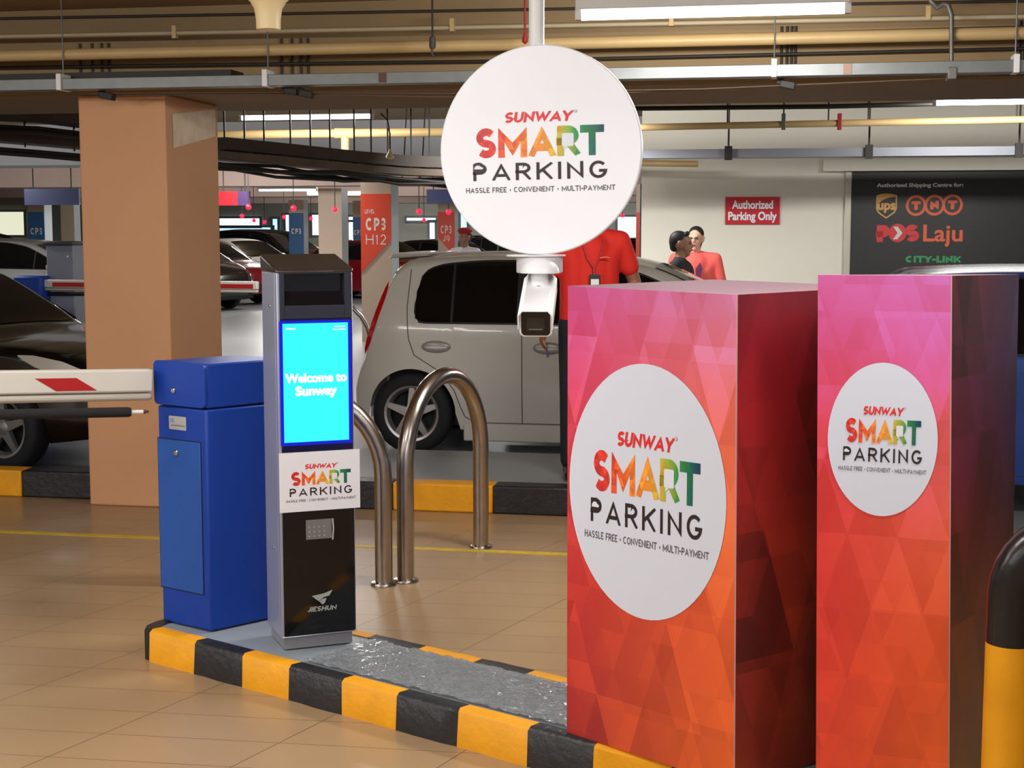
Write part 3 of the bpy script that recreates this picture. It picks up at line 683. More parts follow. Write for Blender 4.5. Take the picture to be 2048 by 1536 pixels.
m.build('label_plate', [M('label_silver', (196, 198, 200), .3, .4), M('label_blue', (128, 150, 178), .4), M('label_grey', (120, 124, 128), .4)], cab, smooth=0)
# boom arm: bar, lower rubber strip, red chevron
def boom(name, label, pL, pR, h, th, split, chev, root=None):
    d = pR - pL; L = d.length; rz = math.atan2(d.y, d.x); tilt = -math.atan2(d.z, math.hypot(d.x, d.y))
    o = thing(name, label, 'barrier arm', pL, rz)
    g = MB().at(mat=Matrix.Rotation(tilt, 4, 'Y')); g.box(0, L, -th / 2, th / 2, -h / 2 + h * split, h / 2); g.build('bar', M('boom_cream', (214, 208, 196), .45), o, bevel=.008)
    g = MB().at(mat=Matrix.Rotation(tilt, 4, 'Y')); g.box(0, L, -th / 2 + .004, th / 2 - .004, -h / 2, -h / 2 + h * split - .003); g.build('lower_strip', M('boom_strip', (190, 182, 166), .5), o, bevel=.012)
    g = MB().at(mat=Matrix.Rotation(tilt, 4, 'Y'))
    for x0, x1, sk in chev: flat(g, [(x0, h * .5 - h * .24), (x1, h * .5 - h * .24), (x1 + sk, h * .5 - h * .64), (x0 + sk, h * .5 - h * .64)], th / 2 + .0012)
    g.build('red_mark', M('mark_red', (176, 26, 30), .4), o, smooth=0)
    return o
pR = dp(303, 769, 5.72); dl = Vector((math.cos(R(174)), -math.sin(R(180 - 174)) , 0))
pL = dp(0, 774, 5.42); e_ = (pL - pR).normalized(); pX = pR + e_ * 2.4
sc_ = 303.0 / (pL - pR).length; L_ = 2.4
bo = boom('barrier_boom', 'cream barrier arm with red slanted mark joined to the blue cabinet', pX, pR, .122, .05, .27, [(L_ - 240 / sc_, L_ - 158 / sc_, 42 / sc_)])
pa, pb = dp(262, 824, 5.5), dp(-40, 830, 5.3)
fo = thing('foam_pole', 'black foam-covered pole with white tip lying under the cream barrier arm', 'pole', pa, 0)
t_ = (pa - pb).normalized()
MB().tube([t_ * -1.9, t_ * -1.5, t_ * -.01, t_ * .0], [.019, .019, .019, .016], 16).build('foam_sleeve', M('foam_black', (22, 22, 23), .85), fo)
MB().tube([t_ * -.01, t_ * .045], .0075, 10).build('white_rod', WHITEP, fo); MB().tube([t_ * .045, t_ * .05, t_ * .055, t_ * .066], [.0075, .009, .005, .0045], 10).build('tip', M('tip_brown', (78, 60, 48), .5), fo)

# ------------------------------------------------------------------ steel hoops
def hoop(name, label, pa, pb, h, r, mats, flange=True, split=None):
    o = thing(name, label, 'hoop barrier', (pa + pb) / 2, math.atan2(pb.y - pa.y, pb.x - pa.x)); w = (pb - pa).length / 2
    path = [(-w, 0, .004), (-w, 0, (h - w) * .5), (-w, 0, h - w)] + [(-w * math.cos(R(180 * i / 20)), 0, h - w + w * math.sin(R(180 * i / 20))) for i in range(1, 20)] + [(w, 0, h - w), (w, 0, (h - w) * .5), (w, 0, .004)]
    MB().tube(path, r, 24, up=(0, 1, 0)).build('tube', mats, o, smooth=60)
    if flange:
        for s in (-1, 1):
            m = MB().at((s * w, 0, 0)); m.lathe([(r * 1.5, 0), (r * 1.5, .006), (r * 1.4, .014), (r * 1.05, .018)], 28); m.build('base_flange', STEEL, o)
    return o
hoop('steel_hoop', 'curved stainless steel hoop in front of the white car', gp(812, 1163), gp(962, 1095), .955, .0415, STEEL)
hoop('steel_hoop', 'stainless steel hoop half hidden behind the black and silver kiosk', gp(768, 1170) - Vector((.80, .02, 0)), gp(768, 1170), .93, .0415, STEEL)
hoop('steel_hoop', 'thin bent steel hoop beyond the kiosk by the white car rear', vp(672, 700, 10.0) * Vector((1, 1, 0)), vp(742, 700, 10.2) * Vector((1, 1, 0)) if False else (vp(672, 700, 10.0) * Vector((1, 1, 0)) + Vector((.28, .1, 0))), 1.02, .028, STEEL) if False else None
# black and yellow guard at the right edge
gA = Vector((1.163, 3.36, 0)); gB = gA + Vector((.52, -.22, 0))
o = thing('guard_hoop', 'black and yellow steel guard hoop at the right edge beside the tall box', 'guard hoop', (gA + gB) / 2, math.atan2(gB.y - gA.y, gB.x - gA.x))
w = (gB - gA).length / 2; zy = dp(2030, 1285, 3.36).z; zr = dp(2030, 1190, 3.36).z; H_ = zr + .16
for s in (-1, 1):
    MB().tube([(s * w, 0, 0), (s * w, 0, zy)], .056, 28).build('post', M('guard_yellow', (230, 156, 4), .4, vary=.12, vscale=7, bump=.2, bscale=20), o, smooth=60)
b_ = .16
path = [(-w, 0, zy), (-w, 0, zr)] + [(-w + b_ - b_ * math.cos(R(90 * i / 8)), 0, zr + b_ * math.sin(R(90 * i / 8))) for i in range(1, 9)]
path += [(-x, y, z) for x, y, z in reversed(path)]
MB().tube(path, .056, 28, up=(0, 1, 0)).build('bent_top', M('guard_black', (26, 23, 22), .25, bump=.15, bscale=20), o, smooth=60)

# ------------------------------------------------------------------ tube lights
def tube_light(label, c, L=1.24, power=30, group=None, rods=True, wid=.06, lamp=True, lean=48, sides=(-1, 1)):
    o = thing('tube_light', label, 'light', c, -ANG, group)
    MB().box(-L / 2 - .02, L / 2 + .02, -wid, wid, .018, .06).build('housing', M('fixture_white', (206, 204, 198), .5), o, bevel=.004)
    MB().tube([(-L / 2, 0, 0), (L / 2, 0, 0)], .023, 10).build('tube', TUBE, o, smooth=60)
    for s in (-1, 1): MB().box(s * (L / 2 + .012) - .014, s * (L / 2 + .012) + .014, -.022, .022, -.022, .03).build('end_holder', M('fixture_white'), o, smooth=0)
    if rods and c.z + .07 < SLAB:
        for s in (-1, 1): MB().tube([(s * L * .35, 0, .06), (s * L * .35, 0, SLAB - c.z)], .006, 8).build('hanger_rod', GALVD, o)
    if lamp: tube_area(c + Vector((0, 0, -.035)), L, power, lean=lean, sides=sides)
    return o
def seg_tube(x0, y0, x1, y1, v, label, power):
    a, b = vp(x0, y0, v), vp(x1, y1, v); c = (a + b) / 2; return tube_light(label, c, (b - a).length, power)
seg_tube(1163, 32, 1690, 15, 6.6, 'bright tube light hanging right of the round sign, the largest in view', 44)
seg_tube(484, 236, 742, 232, 13.2, 'bright tube light hanging behind the orange pillar above the black cable tray', 34)
seg_tube(1872, 206, 2130, 201, 12.6, 'bright tube light hanging in front of the shop at the right edge', 52)
tube_light('added tube light hidden behind the round sign to brighten the white wall', vp(1115, 240, 13.2), 1.0, 90, sides=(1,))  # unseen fixture added to brighten the white wall
tube_light('added tube light out of view beyond the right edge to brighten the wall', rw(7.5, 12.8, 2.7), 1.24, 90, sides=(1,))  # second added fixture, out of view, for the same wall
for u in (-8.2, -5.2, -2.2, .8):
    for v in (-2.5, .6, 3.6): tube_light('ceiling tube light over the entrance lane in front of the island', rw(u, v, 2.78), 1.24, 32 if u < -3 else 24, 'tube lights over the entrance lane', wid=.05, lean=22 if v > 3 else 44)
for u in (-13, -7.5, -2.5):
    for v in (20.8, 29, 37.5, 45.5): tube_light('distant ceiling tube light above the parked cars', rw(u, v, 2.8), 1.5, 60, 'distant tube lights')  # rearmost row added to brighten the far end wall
tube_light('distant ceiling tube light above the parked cars', rw(-9.5, 14.0, 2.75), 1.3, 36, 'distant tube lights')
for x, y, Y in ((480, 327, 22.5), (575, 380, 30), (672, 388, 31), (420, 330, 24)):
    c = dp(x, y, Y); c.z = min(c.z, 2.8); tube_light('distant ceiling tube light above the parked cars', c, 1.2, 30, 'distant tube lights')

# ------------------------------------------------------------------ pipes, trays and cables under the ceiling
def lpt(x, y, v): p = vp(x, y, v); return Vector((*uv(p), p.z))
HM = RM
def hall_thing(name, label, cat, group=None): return thing(name, label, cat, (0, 0, 0), -ANG, group)
def run(name, label, cat, pts, v, r, mat, n=14, extra=None, ends=None):
    """a straight pipe or conduit in the plane v through photo points"""
    P = [lpt(x, y, v) for x, y in pts]
    d = (P[-1] - P[0]).normalized(); P[0] = P[0] - d * (ends[0] if ends else 2.5); P[-1] = P[-1] + d * (ends[1] if ends else 2.5)
    o = hall_thing(name, label, cat); MB().tube(P, r, n).build('pipe', mat, o, smooth=60)
    if extra: extra(o, P)
    return o
def rods(o, xs, v, z0, z1, r=.006, mat=None):
    for x in xs:
        p = lpt(x, 100, v); MB().tube([(p.x, v, z0), (p.x, v, z1)], r, 8).build('hanger_rod', mat or GALVD, o)
def clips(xs, v, z, s=.02):
    def f(o, P):
        for x in xs:
            p = lpt(x, 60, v); MB().box(p.x - .012, p.x + .012, v - s, v + s, z - s, z + s + .03).build('clip', CREAM, o, smooth=0)
    return f
def pz(x, y, v): return vp(x, y, v).z
run('conduit', 'thin pale conduit running just under the slab above the big cream pipe', 'conduit', [(0, 73), (2048, 33)], 8.05, .0125, M('conduit_paint', (172, 158, 128), .5), 10, clips([350, 905, 1343, 1855], 8.05, pz(1024, 53, 8.05)))
big = run('pipe', 'large cream pipe running across the beam above the galvanised tray', 'pipe', [(0, 112), (2048, 66)], 7.95, .0325, CREAM, 20)
for g in ([160, 184, 203, 217], [563, 584, 602, 616], [1563, 1574, 1583, 1591], [2038, 2046]):
    rods(big, g, 8.272, pz(1024, 160, 8.27), pz(1024, 66, 8.27), .008, M('dark_rod', (52, 42, 34), .6))
run('cable', 'thin black cable along the beam just above the big cream pipe', 'cable', [(0, 100), (1000, 82), (2048, 50)], 8.22, .006, DARKC, 8)
run('cable', 'black cable along the beam between cream pipe and galvanised tray', 'cable', [(0, 131), (1000, 122), (2048, 92)], 8.22, .009, DARKC, 8)
run('cable', 'thin cable clipped at the top of the beam under the slab', 'cable', [(0, 37), (1000, 20), (2048, 2)], 8.262, .008, M('dark_rod'), 8)
# galvanised trunking with its white hangers
P0, P1 = lpt(0, 172, 7.9), lpt(2048, 133, 7.9)
tr = hall_thing('cable_trunking', 'long galvanised steel trunking across the front of the beam', 'trunking')
zt_ = (P0.z + P1.z) / 2; MB().box(P0.x - 3, P1.x + 3, 7.86, 7.96, zt_ - .031, zt_ + .031).build('trunk', GALV, tr, bevel=.003)
for x in (125, 535, 1548, 2030):
    p = lpt(x, 150, 7.9); MB().box(p.x - .014, p.x + .014, 7.845, 7.975, zt_ - .034, zt_ + .058).build('hanger_bracket', WHITEP, tr, bevel=.002)
    MB().tube([(p.x, 7.91, zt_ + .05), (p.x, 7.91, SLAB)], .004, 8).build('hanger_rod', GALV, tr)
for x, mt in ((769, M('cover_red_brown', (92, 56, 46), .6)), (1694, M('cover_brown', (150, 120, 104), .6))):
    p = lpt(x, 150, 7.9); MB().box(p.x - .02, p.x + .02, 7.852, 7.86, zt_ - .024, zt_ + .026).build('joint_cover', mt, tr, smooth=0)
# dark tray resting on the trunking at the left
pe = lpt(455, 148, 7.92)
o = tag(MB().at(mat=RM).box(P0.x - 3, pe.x, 7.97, 8.17, zt_ + .034, zt_ + .075).build('cable_tray', M('tray_dark', (44, 38, 34), .6), smooth=0), 'dark cable tray ending above the orange pillar behind the galvanised trunking', 'cable tray')
# thin cables sagging under the trunking, with black junction boxes
for k, (pts, lab) in enumerate(([[(180, 187), (520, 185), (900, 187), (1400, 178), (2048, 150)], 'thin cables strung under the galvanised trunking, upper strand'], [[(210, 190), (560, 188), (1000, 196), (1460, 176), (1640, 168)], 'thin cables strung under the galvanised trunking, lower strand'])):
    P = [lpt(x, y, 8.0 + .03 * k) for x, y in pts]
    m = MB(); m.tube(P, .004, 6); o = m.build('cable', M('cable_brown', (92, 72, 52), .6), smooth=60); o.rotation_euler = (0, 0, -ANG); tag(o, lab, 'cable')
for x, y, w, lab in ((215, 192, .08, 'black junction box hanging from the cables above the orange pillar'), (583, 182, .075, 'black junction box on the cables right of the pillar, left one of the pair'), (613, 188, .075, 'black junction box on the cables right of the pillar, right one of the pair'), (1575, 170, .08, 'black knotted clamp on the cables right of the round sign')):
    p = lpt(x, y, 8.0); q = RM @ Matrix.Translation(p) @ Matrix.Rotation(R(12), 4, 'Y')
    o = MB().box(-w / 2, w / 2, -.03, .03, -.02, .02).build('junction_box', DARKC, smooth=0, bevel=.006); o.matrix_world = q; tag(o, lab, 'junction box')
    MB().box(-w * .7, -w * .3, -.012, .012, .0, .028).build('clip', DARKC, o, smooth=0)
# drop cord with plug by the sign
p = lpt(865, 90, 7.7); o = thing('hanging_plug', 'black plug hanging on a cord from the ceiling left of the round sign', 'plug', RM @ p, -ANG)
MB().tube([(0, 0, .0), (0, 0, SLAB - p.z)], .005, 8).build('cord', DARKC, o); m = MB(); m.lathe([(.008, .045), (.017, .04), (.018, -.01), (.012, -.02)], 14); m.tube([(0, 0, -.01), (-.004, 0, -.04), (.004, 0, -.06)], .006, 8); m.build('plug_body', M('plug_grey', (64, 56, 46), .6), o)
# sprinkler head, red
p = lpt(1050, 88, 7.7); o = thing('sprinkler', 'small red sprinkler head beside the white drop post', 'sprinkler', RM @ p, -ANG)
MB().lathe([(.005, .0), (.016, .012), (.012, .04), (.006, .06), (.005, SLAB - p.z)], 12).build('head', M('sprinkler_red', (150, 30, 36), .5), o)
# goose-neck conduit at the right
o = hall_thing('flexible_conduit', 'flexible grey conduit bending down into the trunking at upper right', 'conduit')
P = [lpt(x, y, 7.9) for x, y in ((1852, -30), (1862, 2), (1874, 16), (1886, 8), (1896, 10), (1903, 30), (1903, 90), (1903, 140))]
MB().tube(P, [.014] * 5 + [.013, .011, .011], 12).build('hose', GALVD, o, smooth=60); MB().box(P[-1].x - .022, P[-1].x + .022, 7.85, 7.97, P[-1].z - .05, P[-1].z + .01).build('connector', GALVD, o, bevel=.004)
# cream funnel-shaped drain mouth at the top
p = dp(537, 60, 6.3); o = thing('drain_funnel', 'cream funnel-shaped pipe mouth hanging from the ceiling above the kiosk', 'pipe', p)
MB().lathe([(.044, 0), (.05, .002), (.051, .01), (.052, .045), (.058, .085), (.075, .115), (.11, .145), (.15, .16), (.15, SLAB - p.z)], 36).build('funnel', M('funnel_cream', (236, 214, 164), .45), o, smooth=60)

# second bay: cream pipes, trays
run('pipe', 'cream pipe in front of the white wall, bright at both ends', 'pipe', [(1270, 255), (2048, 239)], 13.4, .030, CREAM, 16, lambda o, P: rods(o, [1457, 1570, 1660, 1740, 2038], 13.4, pz(1500, 250, 13.4), SLAB, .007, DARKC), (1.0, 2))
for x, mt, lab in ((1567, GALVD, 'grey pipe clamp on the cream pipe in front of the wall'), (1679, M('sprinkler_red'), 'red sprinkler fitting on the cream pipe in front of the wall')):
    p = lpt(x, 248, 13.4); o = tag(MB().at(mat=RM).box(p.x - .018, p.x + .018, 13.36, 13.44, p.z - .05, p.z + .09).build('pipe_fitting', mt, bevel=.004), lab, 'fitting')
q0, q1 = lpt(1283, 308, 14.2), lpt(2048, 300, 14.2); zc_ = (q0.z + q1.z) / 2
o = hall_thing('cable_tray', 'grey cable tray hanging on rods in front of the white wall', 'cable tray'); MB().box(q0.x - .6, q1.x + 3, 14.15, 14.4, zc_ - .045, zc_ + .035).build('tray', M('tray_grey', (128, 130, 138), .5, .3), o, smooth=0); 
for x in (1457, 1738, 2038):
    p = lpt(x, 300, 14.14); MB().tube([(p.x, 14.14, zc_ - .06), (p.x, 14.14, SLAB)], .009, 8).build('hanger_rod', M('dark_rod'), o); MB().box(p.x - .035, p.x + .035, 14.11, 14.15, zc_ - .07, zc_ + .06).build('clamp', DARKC, o, smooth=0)
o = MB().tube([lpt(1200, 218, 12.9), lpt(1660, 213, 12.9), lpt(1860, 208, 12.9), lpt(2048, 204, 12.9)], .02, 10).build('cable_bundle', DARKC, smooth=60); o.rotation_euler = (0, 0, -ANG); tag(o, 'black cable bundle strung behind the beam above the cream pipe', 'cable')
a = vp(1340, 326, 15.4); o = MB().tube([a + Vector((-1.3, .15, .02)), vp(1396, 328, 15.3)], .032, 16).build('pipe_stub', CREAM, smooth=60); tag(o, 'short cream pipe stub ending beside the white wall', 'pipe')
# tee pipe behind the left tube light
tp = run('pipe', 'cream pipe with a tee under the left tube light', 'pipe', [(440, 270), (890, 264)], 13.9, .042, CREAM, 16, None, (2, .6))
p = lpt(690, 267, 13.9); MB().tube([(p.x - .1, 13.9, p.z + .002), (p.x + .1, 13.9, p.z)], .052, 16).build('tee', CREAM, tp); MB().tube([(p.x, 13.9, p.z), (p.x, 13.9, p.z - .16)], .04, 16).build('branch', CREAM, tp)
# dark tray sweeping down behind the pillar and its cables
def path_thing(name, label, cat, pts, mk):
    P = [dp(x, y, Y) for x, y, Y in pts]; o = thing(name, label, cat); mk(o, P); return o
def ribbon(m, P, w, h, mi=0):                     # a tray following a path: w across, h high
    vs = []; n = len(P)
    for i, p in enumerate(P):
        t = (P[min(i + 1, n - 1)] - P[max(i - 1, 0)]); s = Vector((-t.y, t.x, 0)).normalized() * w / 2
        for sg, dz in ((-1, 0), (-1, h), (1, h), (1, 0)): q = p + s * sg; vs.append((q.x, q.y, q.z + dz))
    m.add(vs, [(i * 4 + k, i * 4 + (k + 1) % 4, i * 4 + 4 + (k + 1) % 4, i * 4 + 4 + k) for i in range(n - 1) for k in range(4)] + [(0, 1, 2, 3), tuple((n - 1) * 4 + k for k in (3, 2, 1, 0))], mi)
def mk(o, P):
    m = MB(); ribbon(m, P, .3, .10); m.build('tray', BROWNT, o, smooth=0)
    m = MB(); ribbon(m, [p - Vector((0, .1, .08)) for p in P], .28, .06); m.build('lower_tray', M('tray_tan', (92, 76, 58), .6, vary=.2), o, smooth=0)
    for k in range(5):
        off = Vector((0, -.12 - .05 * k, -.12 - .022 * (k % 3)))
        MB().tube([p + off + Vector((0, 0, .03 * math.sin(i * 2.1 + k))) for i, p in enumerate(P)], .014 + .004 * (k % 2), 8).build('cable', DARKC, o, smooth=60)
    for i in range(len(P) - 1):
        for f in (.2, .5, .8):
            p = P[i].lerp(P[i + 1], f); MB().tube([p + Vector((0, -.16, -.03)), Vector((p.x, p.y - .16, SLAB))], .008, 6).build('hanger_rod', DARKC, o)
            MB().box(p.x - .07, p.x + .07, p.y - .19, p.y - .155, p.z - .03, p.z + .0).build('cross_bar', DARKC, o, smooth=0) if f == .5 else None
path_thing('cable_tray', 'brown cable tray with black cables sweeping down right of the orange pillar', 'cable tray', [(430, 300, 12.4), (560, 312, 12.9), (690, 325, 13.4), (800, 334, 13.8), (920, 338, 14.2)], mk)
def mk2(o, P):
    m = MB(); ribbon(m, P, .3, .09); m.build('tray', BROWNT, o, smooth=0)
    for k in range(4): MB().tube([p + Vector((0, -.1 - .04 * k, -.06 - .03 * (k % 2))) for p in P], .016, 8).build('cable', DARKC, o, smooth=60)
    for i in range(len(P) - 1):
        p = P[i].lerp(P[i + 1], .7); MB().tube([p + Vector((0, -.16, -.03)), Vector((p.x, p.y - .16, SLAB))], .007, 6).build('hanger_rod', DARKC, o)
path_thing('cable_tray', 'brown cable tray left of the orange pillar, the lower of two', 'cable tray', [(-160, 276, 11.4), (0, 284, 11.7), (90, 291, 11.9), (190, 300, 12.1)], mk2)
path_thing('cable_tray', 'brown cable tray left of the orange pillar, the upper of two', 'cable tray', [(-160, 230, 11.0), (0, 240, 11.3), (90, 244, 11.5), (190, 256, 11.8)], mk2)
# pendant drop with white cone, and twin spot lamps
p = dp(780, 315, 13.0); o = thing('pendant_socket', 'white cone-shaped socket hanging on a cord beside the cable tray', 'socket', p)
MB().lathe([(.004, .075), (.012, .06), (.02, .035), (.036, .012), (.036, -.004), (.02, -.012)], 18).build('cone', M('funnel_cream'), o); MB().tube([(0, 0, .07), (0, 0, .2), (-.02, 0, .32), (-.08, 0, .38)], .007, 8).build('cord', DARKC, o, smooth=60)
for x, lab in ((803, 'small round spot lamp under the cable tray, left one of the pair'), (840, 'small round spot lamp under the cable tray, right one of the pair')):
    p = dp(x, 361, 16.0); o = thing('spot_lamp', lab, 'lamp', p)
    MB().lathe([(.034, -.01), (.036, .02), (.03, .06)], 20, axis='Y').build('housing', DARKC, o); m = MB(); m.lathe([(.026, -.012), (.026, -.008)], 20, axis='Y'); m.build('lens', M('spot_glow', (225, 238, 255), .3, emit=2.2), o)
    MB().tube([(.0, .02, .02), (.02, .02, .10), (.06, .02, SLAB - p.z)], .007, 8).build('stem', DARKC, o, smooth=60)

# ------------------------------------------------------------------ cars
GLASSD = M('car_glass_dark', (10, 11, 14), .06, coat=.3); TRIMB = M('car_trim_black', (16, 16, 18), .5); TYRE = M('tyre', (22, 22, 26), .75, bump=.15, bscale=60)
RIMM = M('alloy', (176, 174, 172), .3, .8); LAMPR = M('tail_red', (190, 14, 20), .15, coat=.5); LAMPC = M('headlight_clear', (200, 202, 200), .1, .4, coat=.6)
SEAM = M('seam_dark', (70, 66, 60), .6)
def lerp_tab(tab, x):
    if x <= tab[0][0]: return tab[0][1]
    for (a, b), (c, d) in zip(tab, tab[1:]):
        if x <= c: return b + (d - b) * (x - a) / (c - a)
    return tab[-1][1]
def smooth_tab(tab, x):                          # monotone-ish cubic through the points
    n = len(tab)
    if x <= tab[0][0]: return tab[0][1]
    if x >= tab[-1][0]: return tab[-1][1]
    def sl(i):
        if i == 0 or i == n - 1: return (tab[1][1] - tab[0][1]) / (tab[1][0] - tab[0][0]) if i == 0 else (tab[-1][1] - tab[-2][1]) / (tab[-1][0] - tab[-2][0])
        a = (tab[i][1] - tab[i - 1][1]) / (tab[i][0] - tab[i - 1][0]); b = (tab[i + 1][1] - tab[i][1]) / (tab[i + 1][0] - tab[i][0])
        return 0 if a * b <= 0 else 2 * a * b / (a + b)
    for i in range(n - 1):
        if x <= tab[i + 1][0]:
            h = tab[i + 1][0] - tab[i][0]; t = (x - tab[i][0]) / h; m0, m1 = sl(i) * h, sl(i + 1) * h
            return (2 * t ** 3 - 3 * t * t + 1) * tab[i][1] + (t ** 3 - 2 * t * t + t) * m0 + (-2 * t ** 3 + 3 * t * t) * tab[i + 1][1] + (t ** 3 - t * t) * m1
HATCH = dict(L=3.72, W=1.66, top=[(0, .56), (.03, .68), (.085, .76), (.10, .84), (.18, 1.08), (.26, 1.30), (.32, 1.42), (.46, 1.485), (1.1, 1.51), (1.8, 1.495), (2.2, 1.43), (2.62, 1.25), (3.02, 1.03), (3.3, .95), (3.55, .83), (3.68, .66), (3.72, .5)],
             low=.19, belt=.95, ax=(.455, 2.90), wr=.305, win=[(.475, 1.06, 1.12), (.49, 1.0, 1.25), (.525, .985, 1.345), (.59, .98, 1.395), (.72, .98, 1.428), (1.1, .98, 1.452), (1.6, .98, 1.448), (2.05, .975, 1.39), (2.35, .97, 1.28), (2.62, .965, 1.14), (2.8, .96, 1.0)], cuts=[(.0, .755, 0), (.775, 1.25, 0), (1.31, 2.3, 0), (2.33, 9, 0)],
             wind=(2.22, 3.0), rear=(.14, .33))
SEDAN = dict(L=4.4, W=1.72, top=[(0, .60), (.04, .82), (.12, .95), (.3, .99), (.62, 1.02), (.95, 1.2), (1.3, 1.37), (1.7, 1.43), (2.2, 1.44), (2.6, 1.38), (3.0, 1.17), (3.35, .98), (3.8, .90), (4.15, .82), (4.33, .66), (4.4, .48)],
             low=.2, belt=.92, ax=(.88, 3.48), wr=.305, win=[(.78, .965, .98), (1.0, .955, 1.12), (1.25, .95, 1.26), (1.6, .945, 1.345), (2.1, .94, 1.36), (2.5, .935, 1.31), (2.8, .93, 1.18), (3.15, .92, .97)], cuts=[(0, 1.95, 0), (2.03, 9, 0)], wind=(2.58, 3.36), rear=(.62, 1.3))
BSED = dict(SEDAN, top=[(0, .60), (.04, .82), (.12, .95), (.3, .99), (.62, 1.02), (.95, 1.2), (1.3, 1.36), (1.7, 1.41), (2.05, 1.41), (2.3, 1.33), (2.65, 1.14), (3.0, .955), (3.6, .90), (4.1, .84), (4.32, .68), (4.4, .48)], ax=(.88, 3.62), win=[(.78, .965, .98), (1.0, .955, 1.12), (1.25, .95, 1.26), (1.5, .945, 1.33), (1.9, .94, 1.34), (2.2, .935, 1.29), (2.5, .93, 1.16), (2.85, .92, .97)], wind=(2.26, 2.98))
SUV = dict(L=4.5, W=1.8, top=[(0, .7), (.05, .95), (.12, 1.15), (.3, 1.5), (.5, 1.62), (1.2, 1.68), (2.0, 1.67), (2.5, 1.58), (2.95, 1.32), (3.3, 1.12), (3.9, 1.04), (4.3, .94), (4.46, .75), (4.5, .55)],
           low=.26, belt=1.05, ax=(.85, 3.55), wr=.34, win=[(.42, 1.09, 1.1), (.55, 1.08, 1.4), (.9, 1.07, 1.54), (1.6, 1.07, 1.57), (2.2, 1.06, 1.54), (2.6, 1.05, 1.38), (3.05, 1.04, 1.1)], cuts=[(0, 1.0, 0), (1.06, 1.95, 0), (2.02, 9, 0)], wind=(2.5, 3.25), rear=(.12, .42))
